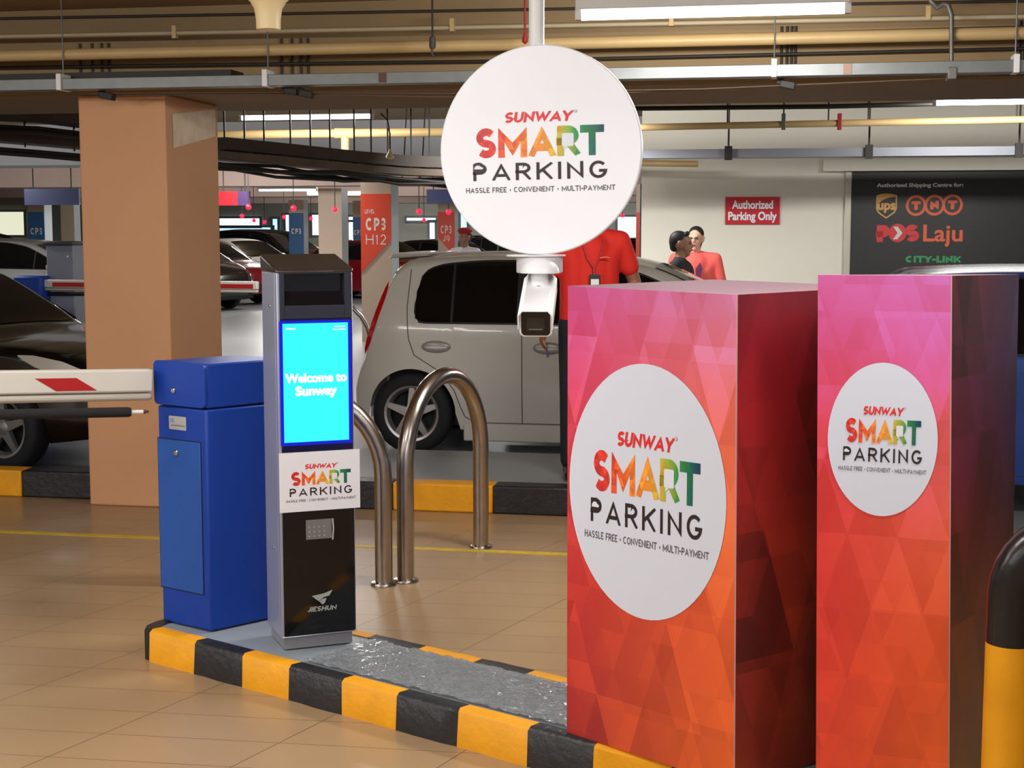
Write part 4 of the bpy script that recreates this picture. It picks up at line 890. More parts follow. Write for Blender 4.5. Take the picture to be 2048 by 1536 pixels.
def car(label, sp, pos, rz, paint, fine=False, rim=RIMM):
    """pos is the ground point under the rear bumper's centre; local x runs to the nose"""
    o = thing('car', label, 'car', pos, rz); L, Wd, low, belt = sp['L'], sp['W'] / 2, sp['low'], sp['belt']
    def half(x):                                  # plan taper at the two ends
        a = min(1, max(0, x / .4)); b = min(1, max(0, (L - x) / .9))
        return Wd * (1 - .11 * (1 - a) ** 2.4) * (1 - .26 * (1 - b) ** 2.2)
    def zlow(x):
        z = low + (.10 if x < .3 else 0) * (1 - x / .3) + (.06 if x > L - .5 else 0) * ((x - L + .5) / .5)
        for a in sp['ax']:
            d = abs(x - a); r = sp['wr'] * 1.10
            if d < r: z = max(z, sp['wr'] + math.sqrt(r * r - d * d))
        return z
    def yside(x, z):
        h = half(x); zt = smooth_tab(sp['top'], x)
        if z < belt: y = h * (1 - .05 * ((belt - z) / (belt - low)) ** 2)
        else: y = h - .30 * (z - belt) - .10 * (z - belt) ** 2
        if fine and .55 < z < .9: y -= .006 * math.sin((z - .55) / .35 * math.pi)
        return y
    st = set([L * i / (72 if fine else 44) for i in range((73 if fine else 45))])
    for a in sp['ax']:
        r = sp['wr'] * 1.10
        for i in range(19): st.add(a + r * math.cos(math.pi * i / 18) * .9999)
    st |= {0, .015, .04, .08, L - .02, L - .06, L - .1}
    xs = sorted(x for x in st if 0 <= x <= L); NS = 14; NA = 6; NR = 5
    vs = []; half_n = NS + NA + NR
    for x in xs:
        zt = smooth_tab(sp['top'], x); zl = min(zlow(x), zt - .06); r = min(.11, (zt - zl) * .35)
        P = []
        for i in range(NS):
            z = zl + (zt - r - zl) * i / (NS - 1); P.append((yside(x, z), z))
        y1 = yside(x, zt - r)
        for i in range(1, NA + 1):
            a = math.pi / 2 * i / NA; P.append((y1 - r * 1.5 * (1 - math.cos(a)), zt - r + r * .8 * math.sin(a)))
        y2 = P[-1][0]
        for i in range(1, NR + 1):
            f = i / NR; P.append((y2 * (1 - f), zt - r * .2 + r * .2 * (1 - (1 - f) ** 2)))
        P2 = [(-y, z) for y, z in P] + [(y, z) for y, z in reversed(P[:-1])]
        vs += [(x, y, z) for y, z in P2]
    k = 2 * half_n - 1; fs = []
    for i in range(len(xs) - 1):
        for j in range(k - 1): fs.append((i * k + j, i * k + j + 1, (i + 1) * k + j + 1, (i + 1) * k + j))
    fs.append(tuple(range(k))); fs.append(tuple((len(xs) - 1) * k + j for j in range(k - 1, -1, -1)))
    body = MB(); body.add([(a, b, c) for a, b, c in vs], fs); body.build('body', paint, o, smooth=55)
    MB().box(.25, L - .3, -Wd * .82, Wd * .82, low + .02, belt - .1).build('underbody', TRIMB, o, smooth=0)
    # side glass, one pane at a time, following the body side
    wt = sp['win']; tb = [(a, b) for a, b, c in wt]; tt = [(a, c) for a, b, c in wt]
    for s in (-1, 1):
        def pane(m, xa, xb, eps, ins=0):
            n = max(3, int((xb - xa) / .04)); V = []
            for i in range(n + 1):
                x = xa + (xb - xa) * i / n; zb, ztp = smooth_tab(tb, x) + ins, smooth_tab(tt, x) - ins
                if ztp < zb: zb = ztp = (zb + ztp) / 2
                for j in range(6): z = zb + (ztp - zb) * j / 5; V.append((x, s * (yside(x, z) + eps), z))
            m.add(V, [(i * 6 + j, i * 6 + j + 1, i * 6 + j + 7, i * 6 + j + 6) for i in range(n) for j in range(5)])
        m = MB(); pane(m, wt[0][0], wt[-1][0], .004); tr_ = m.build('window_trim', TRIMB, o, smooth=60)
        for xa, xb, _ in sp['cuts']:
            m = MB(); pane(m, max(xa, wt[0][0] + .012), min(xb, wt[-1][0] - .02), .0075, .014); m.build('side_window', GLASSD, tr_, smooth=60)
        if fine or sp is not SUV:
            for hx in ((.56 if sp['top'][0][1] == .56 else 1.55), (1.40 if sp['top'][0][1] == .56 else 2.6)):
                m = MB().at((hx + .09, s * (yside(hx, .81) + .004), .81)); m.ball((0, 0, 0), (.112, .012, .046), 20); hd = m.build('door_handle', M('handle_cup', (150, 146, 138), .3, coat=.4) if fine and sp['top'][0][1] == .56 else paint, o, smooth=80)
                m = MB().at((hx + .09, s * (yside(hx, .81) + .013), .805)); m.ball((0, 0, 0), (.09, .012, .017), 16); m.build('grip', paint, hd, smooth=80)
        # door seams
        m = MB()
        def seam(pts):
            q = []
            for (xa, za), (xc, zc2) in zip(pts, pts[1:]):
                for t in range(5): q.append((xa + (xc - xa) * t / 5, za + (zc2 - za) * t / 5))
            q.append(pts[-1]); m.tube([(x, s * (yside(x, z) + .002), z) for x, z in q], .003, 6)
        zd = low + .055; xb = 1.295 if sp['top'][0][1] == .56 else 1.98; a0 = sp['ax'][0]; a1 = sp['ax'][1]; r = sp['wr'] * 1.16
        seam([(xb, zd + (belt - zd) * i / 8) for i in range(9)])
        seam([(.43, 1.38), (.42, 1.1), (.44, .86), (.48, .745), (.56, .695), (.64, .645), (.72, .575), (.785, .48), (.825, .37), (.86, .29), (.94, zd)] if sp['top'][0][1] == .56 else [(a0 + r + .13, zd), (a0 + r, sp['wr'] + .1), (a0 + .25, .72), (a0 + .2, belt)])
        seam([(a0 + r + .13 + (a1 - r - .2 - a0 - r) * i / 8, zd) for i in range(9)])
        seam([(a1 - r - .06, zd), (a1 - r - .08, .6), (a1 - r - .02, belt)])
        m.build('door_seam', SEAM, o, smooth=60)
        # mirror
        if sp is BSED: continue
        mx = wt[-1][0] - .12; m = MB().at((mx, s * (yside(mx, 1.0) + .09), belt + .07)); m.ball((0, 0, 0), (.075, .1, .065), 16); m.tube([(0, -s * .11, -.03), (0, 0, -.02)], .02, 8); m.build('mirror', paint, o, smooth=60)
    # windscreen and rear window panels on the top surface
    for nm, (xa, xb) in (('windscreen', sp['wind']), ('rear_window', sp['rear'])):
        V = []; n = 14
        for i in range(n + 1):
            x = xa + .03 + (xb - xa - .06) * i / n; zt = smooth_tab(sp['top'], x); sl = (smooth_tab(sp['top'], x + .01) - smooth_tab(sp['top'], x - .01)) / .02; nn = Vector((-sl, 0, 1)).normalized() * .006
            y1 = yside(x, zt - .1) * .83
            for j in range(9):
                y = -y1 + 2 * y1 * j / 8; V.append((x + nn.x, y, zt - .022 * (abs(y) / y1) ** 2 * 1.0 + nn.z))
        m = MB(); m.add(V, [(i * 9 + j, (i + 1) * 9 + j, (i + 1) * 9 + j + 1, i * 9 + j + 1) for i in range(n) for j in range(8)]); m.build(nm, GLASSD, o, smooth=80)
    def lamp(name, pts, mt):                      # lamp drawn on the body side near an end
        for s in (-1, 1):
            m = MB(); V = []; n = len(pts)
            for x, za, zb in pts:
                for j in range(4): z = za + (zb - za) * j / 3; V.append((x, s * (yside(x, z) + .006), z))
            m.add(V, [(i * 4 + j, i * 4 + j + 1, i * 4 + j + 5, i * 4 + j + 4) for i in range(n - 1) for j in range(3)]); m.build(name, mt, o, smooth=60)
    if sp['top'][0][1] == .56: lamp('tail_light', [(.087, .74, .79), (.105, .77, .86), (.135, .83, .95), (.17, .93, 1.06), (.205, 1.04, 1.16), (.24, 1.15, 1.25), (.262, 1.24, 1.29)], LAMPR)
    elif sp is SUV: lamp('tail_light', [(.08, .95, 1.05), (.14, 1.0, 1.18), (.22, 1.12, 1.2)], LAMPR)
    else: lamp('tail_light', [(.04, .68, .8), (.15, .7, .9), (.3, .76, .92), (.42, .84, .9)], LAMPR)
    zt = sp['top'][-3][1]; lamp('headlight', [(L - .62, zt - .03, zt - .02), (L - .5, zt - .10, zt - .02), (L - .3, zt - .17, zt - .06), (L - .14, zt - .22, zt - .13), (L - .05, zt - .24, zt - .18)], LAMPC)
    m = MB(); m.slab([(0, 0)], 0, 0) if False else None
    m.box(L - .02, L + .012, -.42, .42, low + .12, low + .26); m.build('grille', TRIMB, o, smooth=0, bevel=.01)
    if sp['top'][0][1] == .56:
        m = MB(); m.hexa([(.20, -.5, 1.455), (.52, -.5, 1.475), (.52, .5, 1.475), (.20, .5, 1.455), (.24, -.52, 1.50), (.55, -.54, 1.505), (.55, .54, 1.505), (.24, .52, 1.50)]); m.build('spoiler', paint, o, bevel=.015, seg=3)
        for s in (-1, 1): MB().box(sp['ax'][0] + .4, sp['ax'][1] - .4, s * (Wd - .0) - (.03 if s > 0 else -.0), s * (Wd - .0) + (.0 if s > 0 else .03), low - .08, low + .05).build('side_skirt', paint, o, bevel=.012)
    # wheels: tyre with a spoked rim
    r = sp['wr']
    for a in sp['ax']:
        for s in (-1, 1):
            X = Matrix.Translation((a, s * (Wd - .10), r)) @ (Matrix.Rotation(math.pi, 4, 'Z') if s > 0 else Matrix.Identity(4))
            m = MB().at(mat=X); m.lathe([(r * .66, -.085), (r * .72, -.095), (r * .93, -.09), (r, -.06), (r, .06), (r * .93, .09), (r * .66, .085)], 40, axis='Y', cap=False); m.lathe([(r * .66, .02), (r * .66, .03)], 40, axis='Y'); w = m.build('wheel', TYRE, o, smooth=60)
            m = MB().at(mat=X); m.lathe([(r * .56, -.05), (r * .63, -.088), (r * .69, -.092), (r * .685, -.07), (r * .62, -.04)], 40, axis='Y', cap=False)
            for q in range(5):
                t = 2 * math.pi * q / 5 + .3; c, d = math.cos(t), math.sin(t); e, f = -d, c
                def pt(rr, ww, y): return (rr * c + ww * e, y, rr * d + ww * f)
                m.hexa([pt(.03, -.04, -.05), pt(r * .64, -.022, -.06), pt(r * .64, .022, -.06), pt(.03, .04, -.05), pt(.03, -.036, -.085), pt(r * .65, -.018, -.086), pt(r * .65, .018, -.086), pt(.03, .036, -.085)])
            m.lathe([(.0, -.095), (.03, -.094), (.05, -.088), (.06, -.05)], 24, axis='Y', cap=False); rm = m.build('rim', rim, w, smooth=40)
    return o
WHITEC = M('car_white', (208, 204, 194), .28, coat=.6); BLACKC = M('car_black', (9, 9, 11), .16, coat=1.0); REDC = M('car_red', (104, 12, 20), .22, coat=.8); BLUEC = M('car_blue', (22, 66, 140), .22, coat=.8); SILVC = M('car_silver', (176, 176, 176), .26, .4, coat=.6)
wq = uv(gp(820, 908))
car('white hatchback parked behind the steel hoops with red-shirted man beside it', HATCH, rw(wq[0] - .445, wq[1] + .83), -ANG, WHITEC, True)
q = gp(4, 944); ra = R(-24)
dirv = Vector((math.cos(ra), math.sin(ra), 0)); side = Vector((-math.sin(ra), math.cos(ra), 0))
car('black sedan at the left edge behind the barrier arm and orange pillar', BSED, q - dirv * 3.62 + side * .86, ra, BLACKC, True)
car('blue car behind the tall printed box at the right', dict(HATCH, top=[(a, b * .968) for a, b in HATCH['top']], win=[(a, b * .968, c * .968) for a, b, c in HATCH['win']]), rw(.32, 9.72), -ANG, BLUEC)
def fcar(label, sp, x, y, rz, paint): return car(label, sp, gp(x, y), R(rz), paint)
# parked rows far behind; (x, y) is the ground point under the rear bumper
fcar('dark red sedan parked behind the kiosk top, nose to the right', SEDAN, 252, 600, -32, REDC)
fcar('black hatchback parked in front of the dark red sedan by the pillar', HATCH, 215, 612, -32, BLACKC)
fcar('white sedan parked behind the dark red sedan', SEDAN, 350, 583, -32, WHITEC)
fcar('tall black car parked behind the white sedan beyond the kiosk', SUV, 430, 574, -30, BLACKC)
fcar('second dark red car parked between the kiosk and orange-signed column', SEDAN, 610, 592, -32, REDC)
fcar('white hatchback at the left edge behind the grey lane kiosk', HATCH, -110, 640, -12, SILVC)
fcar('long black car roof behind the silver hatchback at far left', SUV, -215, 606, -12, BLACKC)
fcar('black sedan between the two orange-signed columns', SEDAN, 745, 588, -30, BLACKC)
fcar('black hatchback behind the guard in the red beret', HATCH, 935, 580, -24, BLACKC)
fcar('dark sedan behind the red-shirted man by the white wall corner', SEDAN, 1130, 571, -20, BLACKC)

# ------------------------------------------------------------------ people
def sphere_list(pts): return pts
def remesh(o, vox, it=6, f=.5):
    r = o.modifiers.new('r', 'REMESH'); r.mode = 'VOXEL'; r.voxel_size = vox; r.use_smooth_shade = True
    s = o.modifiers.new('s', 'SMOOTH'); s.iterations = it; s.factor = f
def person(label, pos, rz, h=1.72, skin=(150, 104, 80), shirt=(200, 40, 36), trousers=(24, 24, 30), hair=(22, 18, 18), arms=None, look=0.0, vox=.011, girth=1.0, sleeve=.62, long_hair=False, beret=False):
    """standing figure facing local -y; arms = {side: (elbow, wrist)} in body units of 1.75 m"""
    o = thing('person', label, 'person', pos, rz); k = h / 1.75
    SK = M('skin_%d_%d' % skin[:2], skin, .55); V = lambda *p: Vector(p) * k
    sh = {-1: V(-.185 * girth, .005, 1.43), 1: V(.185 * girth, .005, 1.43)}
    A = {s: (V(s * .245 * girth, .02, 1.15), V(s * .255 * girth, -.06, .90)) for s in (-1, 1)}
    if arms:
        for s, (e, w) in arms.items(): A[s] = (V(*e), V(*w))
    m = MB()
    m.cap2(V(0, .01, .98), .125 * k * girth, V(0, .0, 1.2), .12 * k * girth); m.cap2(V(0, 0, 1.2), .12 * k * girth, V(0, .005, 1.36), .125 * k * girth)
    for s in (-1, 1):
        m.cap2(V(s * .06, .0, 1.3), .10 * k * girth, sh[s] - V(s * .03, 0, .03), .062 * k); m.cap2(V(0, .01, 1.46), .055 * k, sh[s], .052 * k)
        m.cap2(V(s * .09, .01, .95), .088 * k * girth, V(s * .105, 0, .5), .055 * k); m.cap2(V(s * .105, 0, .5), .053 * k, V(s * .11, .02, .09), .038 * k)
        m.cap2(V(s * .11, .03, .045), .04 * k, V(s * .125, -.14, .03), .032 * k)
        e, w = A[s]; m.cap2(sh[s], .052 * k, e, .040 * k); m.cap2(e, .040 * k, w, .027 * k)
        d = (w - e).normalized(); sidev = Vector((s, 0, 0)) - d * d.x * s; sidev.normalize(); fwd = d.cross(sidev) * (1 if d.cross(sidev).y < 0 else -1)
        fw = Vector((0, -1, 0)) - d * (-d.y); fw.normalize()      # thumb side
        palm = w + d * .075 * k; m.cap2(w + d * .02 * k + fw * .012 * k, .021 * k, palm + fw * .022 * k, .019 * k); m.cap2(w + d * .02 * k - fw * .012 * k, .021 * k, palm - fw * .024 * k, .018 * k)
        for q, (off, ln) in enumerate(((.033, .07), (.012, .08), (-.011, .074), (-.032, .058))):
            b = palm + fw * off * k + d * .008 * k; c = b + (d * .6 - sidev * .12) * ln * k * .6; m.cap2(b, .0095 * k, c, .0088 * k); m.cap2(c, .0088 * k, c + (d * .75 - sidev * .6) * ln * k * .45, .0075 * k)
        tb = w + d * .03 * k + fw * .026 * k; tc_ = tb + (d * .6 + fw * .6) * .04 * k; m.cap2(tb, .012 * k, tc_, .010 * k); m.cap2(tc_, .010 * k, tc_ + (d * .9 + fw * .15) * .03 * k, .0085 * k)
    m.cap2(V(0, .012, 1.44), .056 * k, V(0, -.005, 1.56), .05 * k)
    HX = Matrix.Translation(V(0, -.012, 1.625)) @ Matrix.Rotation(look, 4, 'Z') @ Matrix.Scale(k, 4); m.X = HX
    m.ball((0, .012, .03), (.074, .094, .095), 20); m.cap2((0, -.03, -.03), .058, (0, -.052, -.085), .030); m.cap2((0, -.082, .02), .010, (0, -.103, -.018), .014); m.cap2((-.03, -.08, .03), .012, (.03, -.08, .03), .012)
    m.cap2((-.012, -.088, -.052), .012, (.012, -.088, -.052), .012)
    for s in (-1, 1): m.cap2((s * .074, .012, -.025), .010, (s * .080, .02, .02), .015)
    body = m.build('body', SK, o, smooth=180); remesh(body, vox * k, 4)
    m = MB().at(mat=HX)
    for s in (-1, 1): m.ball((s * .031, -.083, .012), (.010, .006, .0055), 10)
    m.build('eyes', M('eye_dark', (34, 26, 24), .2), body, smooth=180)
    m = MB().at(mat=HX); m.ball((0, -.0985, -.052), (.024, .006, .006), 10); m.build('mouth', M('lip', (120, 62, 58), .5), body, smooth=180)
    m = MB().at(mat=HX); m.ball((0, .024 if long_hair else .03, .054 if long_hair else .05), (.079, .092, .083), 20); m.cap2((0, .06, .02), .066, (0, .066, -.02), .05)
    if not long_hair: m.cap2((-.04, -.045, .10), .02, (.04, -.05, .105), .024)
    if long_hair: m.cap2((0, .075, .0), .065, (0, .095, -.08), .035)
    hr = m.build('hair', M('hair_%d' % hair[0], hair, .6), o, smooth=180); remesh(hr, .012 * k, 2)
    # clothes
    m = MB(); gr = 1.0
    m.cap2(V(0, .01, .975), .143 * k * girth, V(0, .0, 1.2), .138 * k * girth); m.cap2(V(0, 0, 1.2), .138 * k * girth, V(0, .005, 1.36), .138 * k * girth)
    for s in (-1, 1):
        m.cap2(V(s * .035, .01, .93), .122 * k * girth, V(s * .04, 0, 1.2), .115 * k); m.cap2(V(s * .085, .01, .91), .098 * k * girth, V(s * .085, 0, 1.2), .095 * k); m.cap2(V(s * .07, .01, 1.0), .11 * k * girth, V(s * .075, .0, 1.3), .108 * k * girth); m.cap2(V(s * .07, .0, 1.3), .108 * k * girth, sh[s] - V(s * .03, 0, .03), .072 * k); m.cap2(V(s * .03, .01, 1.455), .06 * k, sh[s], .064 * k)
        e, w = A[s]; m.cap2(sh[s], .066 * k, sh[s].lerp(e, sleeve), .062 * k)
    m.cap2(V(0, .012, 1.45), .066 * k, V(0, .008, 1.475), .062 * k)
    sm = m.build('shirt', M('shirt_%d_%d' % shirt[:2], shirt, .8), o, smooth=180); remesh(sm, .013 * k, 5)
    m = MB()
    for s in (-1, 1):
        m.cap2(V(s * .085, .01, .93), .105 * k * girth, V(s * .105, 0, .5), .075 * k); m.cap2(V(s * .105, 0, .5), .075 * k, V(s * .11, .015, .10), .062 * k)
    tm = m.build('trousers', M('trousers_%d' % trousers[0], trousers, .8), o, smooth=180); remesh(tm, .013 * k, 5)
    for s in (-1, 1):
        m = MB(); m.cap2(V(s * .11, .035, .045), .045 * k, V(s * .128, -.16, .036), .036 * k); m.build('shoe', M('shoe_black', (18, 17, 17), .4), o, smooth=180)
    if beret:
        m = MB().at(mat=HX); m.ball((.01, .0, .105), (.105, .115, .042), 20); m.lathe([(.086, .062), (.088, .09), (.08, .1)], 24, cap=False); m.build('beret', M('beret_red', (170, 24, 28), .8), o, smooth=180)
        m = MB().at(mat=HX); m.ball((-.03, -.092, .095), (.014, .008, .014), 10); m.build('beret_badge', CHROME, o, smooth=180)
    return o, k, HX
rp = dp(1178, 700, 8.95); rp.z = .17
ro, rk, _ = person('man in red short-sleeved shirt with lanyard standing beside the white car', rp, R(4), 1.76, (140, 92, 66), (208, 34, 20), (20, 20, 27), vox=.0075,
       arms={-1: ((-.265, .03, 1.16), (-.285, -.07, .915)), 1: ((.285, .06, 1.18), (.23, -.10, .99))}, look=R(10))
SG = lambda x, y, z: Vector((x, y, z)) * rk
m = MB(); m.tube([SG(-.065, -.105, 1.44), SG(-.03, -.152, 1.33), SG(.008, -.155, 1.27)], .0045, 6); m.tube([SG(.075, -.105, 1.44), SG(.04, -.152, 1.33), SG(.008, -.155, 1.27)], .0045, 6); m.tube([SG(.008, -.155, 1.27), SG(.01, -.156, 1.235)], .008, 8)
m.build('lanyard', M('lanyard_red', (168, 40, 40), .6), ro, smooth=60)
m = MB().at(SG(.012, -.165, 1.185)); m.box(-.033, .033, -.004, .004, -.05, .05); cd = m.build('badge_holder', M('badge_black', (24, 24, 28), .4), ro, smooth=0, bevel=.003)
m = MB().at(SG(.012, -.165, 1.185)); m.box(-.024, .024, -.006, -.004, -.045, .022); m.build('badge_card', M('badge_white_card', (220, 218, 218), .4), cd, smooth=0)
m = MB(); m.tube([SG(.045, -.150, 1.33), SG(.075, -.147, 1.337), SG(.105, -.140, 1.33)], .004, 6); m.build('pocket_trim', M('pocket_trim', (226, 120, 100), .6), ro, smooth=60)
pe_ = tag(MB().tube([(0, 0, 0), (.01, -.01, -.085)], .006, 8).build('pen', M('pen_blue', (36, 40, 96), .4), smooth=60), "dark blue pen held in the red-shirted man's lowered hand", 'pen')
pe_.location = rp + Matrix.Rotation(R(4), 3, 'Z') @ SG(-.272, -.125, .825)
def stand(px, Y, z=0): p = dp(px, 500, Y); p.z = z; return p
person('dark-haired young man in black shirt walking past in front of the salmon shirt', stand(1361, 13.2), R(80), 1.66, (150, 108, 82), (28, 26, 30), (30, 30, 36), look=R(0))
wo, wk, HX = person('woman in salmon T-shirt and glasses standing against the white wall', stand(1391, 14.4), R(-8), 1.70, (206, 160, 136), (226, 92, 84), (40, 40, 60), look=R(-12), long_hair=True, girth=1.08, sleeve=.8)
m = MB().at(mat=HX)
for s in (-1, 1): m.tube([(s * .031 + .02 * math.cos(R(a)), -.094, .012 + .014 * math.sin(R(a))) for a in range(0, 361, 30)], .0022, 6)
m.tube([(-.011, -.096, .014), (.011, -.096, .014)], .0022, 6); m.build('glasses', M('glasses_dark', (40, 34, 36), .4), wo, smooth=60)
m = MB().at(Vector((.03, -.166, 1.31)) * wk); flat(m, [(-.03, -.09), (.0, -.1), (.035, -.08), (.03, -.02), (.045, .03), (.02, .09), (-.005, .05), (-.025, .02), (-.02, -.03)], .006); m.build('shirt_print', M('print_plum', (90, 30, 70), .7), wo, smooth=0)
person('security guard in red beret and white shirt beyond the white car', stand(930, 19.5), R(-32), 1.68, (150, 106, 84), (224, 222, 226), (40, 40, 60), look=R(-10), beret=True)

# ------------------------------------------------------------------ far columns, signs and lights
COLP = M('column_paint', (182, 160, 140), .6); COLW = M('column_pale', (180, 188, 192), .6); SORG = M('sign_orange', (214, 66, 36), .5); SBLU = M('sign_blue', (40, 92, 140), .5)
def column(label, x0, x1, x2, Y, sign=None, ztop=SOFFIT):
    """x0..x1 front face, x1..x2 right face, in photo pixels at depth Y"""
    a = gp(x0, 700); A = Vector((*(dp(x0, 458, Y).xy), 0)); w = (x1 - x0) / FPX * Y / math.cos(ANG); dpt = max(.3, w * .9)
    o = thing('column', label, 'column', A, -ANG)
    MB().box(0, w, 0, dpt, 0, ztop).build('shaft', COLP, o, smooth=0)
    MB().box(w, w + .004, .002, dpt, 0, ztop).build('side_face', COLW, o, smooth=0)
    if sign:
        col, lines, yt, yb, cut = sign; zt_, zb_ = dp(x0, yt, Y).z, dp(x0, yb, Y).z; g = MB(); c = (zt_ - zb_) * cut
        pts = [(0, zt_), (w, zt_), (w, zb_ + (c if c > 0 else 0)), (0, zb_ + (0 if c > 0 else -c))]
        g.slab([(x, z) for x, z in pts], -.012, -.001); so = g.build('sign_board', col, o, smooth=0)
        g = MB()
        for txt, cy, hh, wd_, wt in lines:
            z = dp(x0, cy, Y).z; hz = hh / FPX * Y; put(g, strokes(txt, wt, .22), w * .5 if wd_ > .4 else w * .3, z, w * wd_, hz, 0, .0135)
        g.build('lettering', M('sign_letter_pale', (226, 210, 200), .5), so, smooth=0)
    return o
column('pale column with orange level sign reading CP3 H12', 722, 783, 812, 22.0, (SORG, [('LEVEL', 427, 8, .32, .2), ('CP3', 461, 25, .66, .22), ('H12', 489, 20, .66, .11)], 388, 545, .42), 2.40)
column('pale column with orange sign reading CP3 J9 beside the guard', 876, 909, 922, 29.0, (SORG, [('CP3', 467, 16, .66, .2), ('J9', 483, 12, .42, .13)], 424, 512, -.42), 2.40)
column('bare pale column behind the kiosk and left of the H12 column', 637, 684, 702, 26.5, None, 2.4)
column('column with blue CP3 sign in the far row behind the black kiosk top', 578, 608, 632, 37, (SBLU, [('CP3', 468, 11, .66, .22)], 426, 520, 0), 2.4)
column('column with blue CP3 sign at far left beside the orange pillar', 57, 91, 122, 31, (SBLU, [('CP3', 469, 13, .72, .2)], 424, 520, 0), 2.4)
column('narrow far column with blue CP3 sign just left of the H12 column', 706, 726, 740, 38, (SBLU, [('CP3', 470, 10, .8, .22)], 434, 520, 0), 2.4)
column('slim orange-edged column beside the corner of the white wall', 1272, 1279, 1283, 24, (SORG, [], 425, 545, 0), 2.4)
column('plain grey column at far left near the orange pillar', 122, 150, 158, 34, None, 2.4)
def board(label, x0, x1, y0, y1, Y, mats, split=None):
    A, B = dp(x0, y0, Y), dp(x1, y1, Y); o = thing('hanging_sign', label, 'sign', (A.x, Y, B.z), -ANG); w = (B.x - A.x) / math.cos(ANG); h = A.z - B.z
    MB().box(0, w * (split or 1), -.03, .03, 0, h).build('panel', mats[0], o, smooth=0)
    if split: MB().box(w * split, w, -.03, .03, 0, h).build('end_panel', mats[1], o, smooth=0)
    for f in (.15, .85): MB().tube([(w * f, 0, h), (w * f, 0, SLAB - B.z)], .01, 6).build('hanger_rod', DARKC, o)
NAVY = M('sign_navy', (44, 52, 92), .5)
board('dark blue hanging sign left of the orange pillar', 50, 166, 378, 410, 23.5, [NAVY]); board('red and purple hanging sign right of the orange pillar', 438, 502, 383, 411, 23.5, [RED, M('sign_purple', (66, 40, 88), .5)], .62)
board('dark blue hanging sign behind the round sign', 854, 940, 379, 408, 23.8, [NAVY])
LR = M('indicator_red', (200, 10, 30), .4, emit=3.0, ec=(255, 20, 50))
for i, (x, y, Y) in enumerate(((497, 414, 23), (587, 416, 23.5), (670, 419, 24), (838, 423, 24.5), (897, 424, 25), (484, 432, 31), (568, 434, 32), (508, 441, 34), (529, 444, 36), (848, 440, 33), (622, 437, 34), (1245, 431, 33))):
    p = dp(x, y, Y); o = thing('bay_indicator', ('red bay indicator lamp %s' % ['above the kiosk cap, leftmost of the front row', 'second of the front row from the pillar', 'in front of the bare pale column', 'right of the H12 column', 'over the CP3 J9 column', 'small, first of the back row', 'small, by the blue CP3 sign', 'tiny, over the black sedan', 'tiny, beside the back row column', 'tiny, between the orange signs', 'tiny, left of the bare pale column', 'tiny, right of the round sign'][i]), 'indicator lamp', p, 0, 'parking bay indicators')
    MB().ball((0, 0, 0), .045, 12).build('lens', LR, o, smooth=180); MB().tube([(0, 0, .03), (0, 0, SLAB - p.z)], .008, 6).build('cord', DARKC, o)
# lit openings in the far wall
GLOW = M('daylight_glow', (230, 240, 255), .5, emit=2.4, ec=(226, 240, 255)); GLOWB = M('lightbox_blue', (190, 220, 255), .5, emit=1.5, ec=(170, 214, 255)); GLOWG = M('shop_glow', (210, 214, 190), .5, emit=1.0, ec=(226, 226, 200))
FRM = M('frame_grey', (110, 116, 120), .5)
def opening(n, x0, x1, y0, y1, mt, Y=None):
    V = 49.95; a, b = lpt(x0, y0, V), lpt(x1, y1, V)
    o = struct(MB().at(mat=RM).box(a.x, b.x, V - .02, V, b.z, a.z).build('window_%d' % n, mt, smooth=0))
    m = MB().at(mat=RM); ring(m, a.x - .08, b.x + .08, b.z - .08, a.z + .08, a.x, b.x, b.z, a.z, V - .06, V); m.build('window_frame', FRM, o, smooth=0)
for i, (x0, x1, y0, y1, mt) in enumerate(((-60, 50, 424, 470, GLOWG), (440, 520, 437, 452, GLOW), (440, 546, 455, 480, GLOWB), (546, 556, 438, 470, GLOWB), (572, 579, 430, 470, GLOW), (625, 640, 430, 470, GLOW), (698, 722, 434, 440, GLOW), (698, 709, 444, 480, GLOW), (814, 872, 436, 441, GLOW), (860, 870, 444, 478, GLOW), (922, 934, 425, 470, GLOWB), (1236, 1274, 434, 480, GLOW)), 1): opening(i, x0, x1, y0, y1, mt)
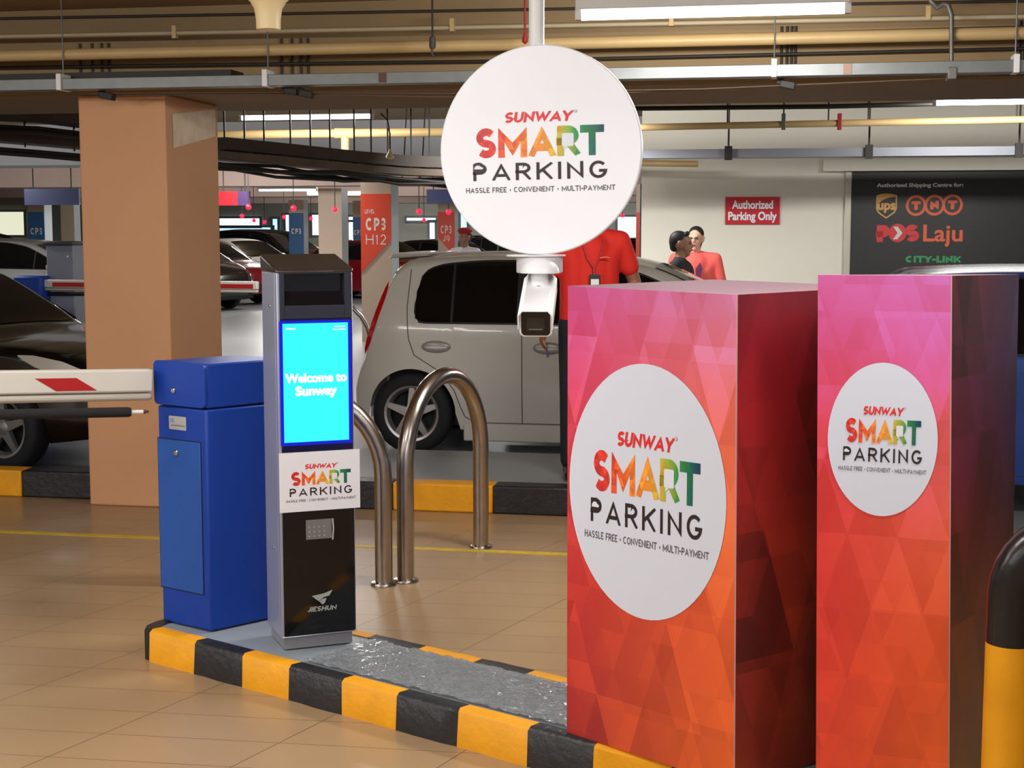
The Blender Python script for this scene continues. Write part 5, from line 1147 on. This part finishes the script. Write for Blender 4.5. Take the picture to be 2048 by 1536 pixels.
# second lane: grey kiosk, blue cabinet and arm at the far left
kb = dp(97, 650, 15.6); kb.z = 0
o = thing('lane_kiosk', 'plain grey lane kiosk at far left in front of the silver car', 'kiosk', kb, -ANG); w = 58 / FPX * 15.6; zt_ = dp(120, 490, 15.6).z
MB().box(0, w, 0, .3, 0, zt_).build('housing', M('kiosk_grey', (132, 134, 146), .4, .3), o, bevel=.01); MB().box(-.02, w + .01, -.03, .3, zt_, zt_ + .04).build('cap', M('kiosk_cap', (60, 58, 60), .4), o, bevel=.01)
for dz in (.12, .95): m = MB().at((w * .8, -.002, zt_ - dz)); m.lathe([(.012, 0), (.012, -.005)], 10, axis='Y'); m.build('lock', CHROME, o)
kb = dp(32, 650, 15.35); kb.z = 0; o = thing('barrier_cabinet', 'blue barrier cabinet at far left behind the black car windscreen', 'barrier cabinet', kb, -ANG)
MB().box(0, .29, 0, .2, 0, .92).build('body', BLUE, o, bevel=.01); MB().box(-.01, .30, -.01, .21, .925, dp(60, 550, 15.7).z).build('hood', BLUE, o, bevel=.02)
pL, pR = dp(87, 565, 15.4), dp(516, 571, 14.8); pL.z = pR.z = 1.10; L_ = (pR - pL).length
boom('barrier_boom', 'far white barrier arm with red bands passing behind the orange pillar', pL, pR, .115, .06, .28, [(.12, .8, 0), (L_ - .62, L_ - .04, 0)])
p = dp(86, 588, 15.45); o = tag(MB().tube([p, dp(170, 588, 15.40)], .022, 10).build('foam_pole', M('foam_black'), smooth=60), 'short black foam pole under the far white barrier arm', 'pole')
# bent rail behind the kiosk
pts = [dp(x, y, 13.2) for x, y in ((690, 612), (705, 616), (722, 632), (736, 656), (744, 690), (746, 740))]; 
P2 = [dp(2 * 690 - x, y, 13.2) for x, y in ((746, 740), (744, 690), (736, 656), (722, 632), (705, 616))]
P = P2 + pts; zf = 0; P = [Vector((P[0].x, P[0].y, zf))] + P + [Vector((P[-1].x, P[-1].y, zf))]
o = tag(MB().tube(P, .022, 14).build('bent_rail', STEEL, smooth=60), 'thin bent steel rail between the kiosk and white car rear', 'rail')
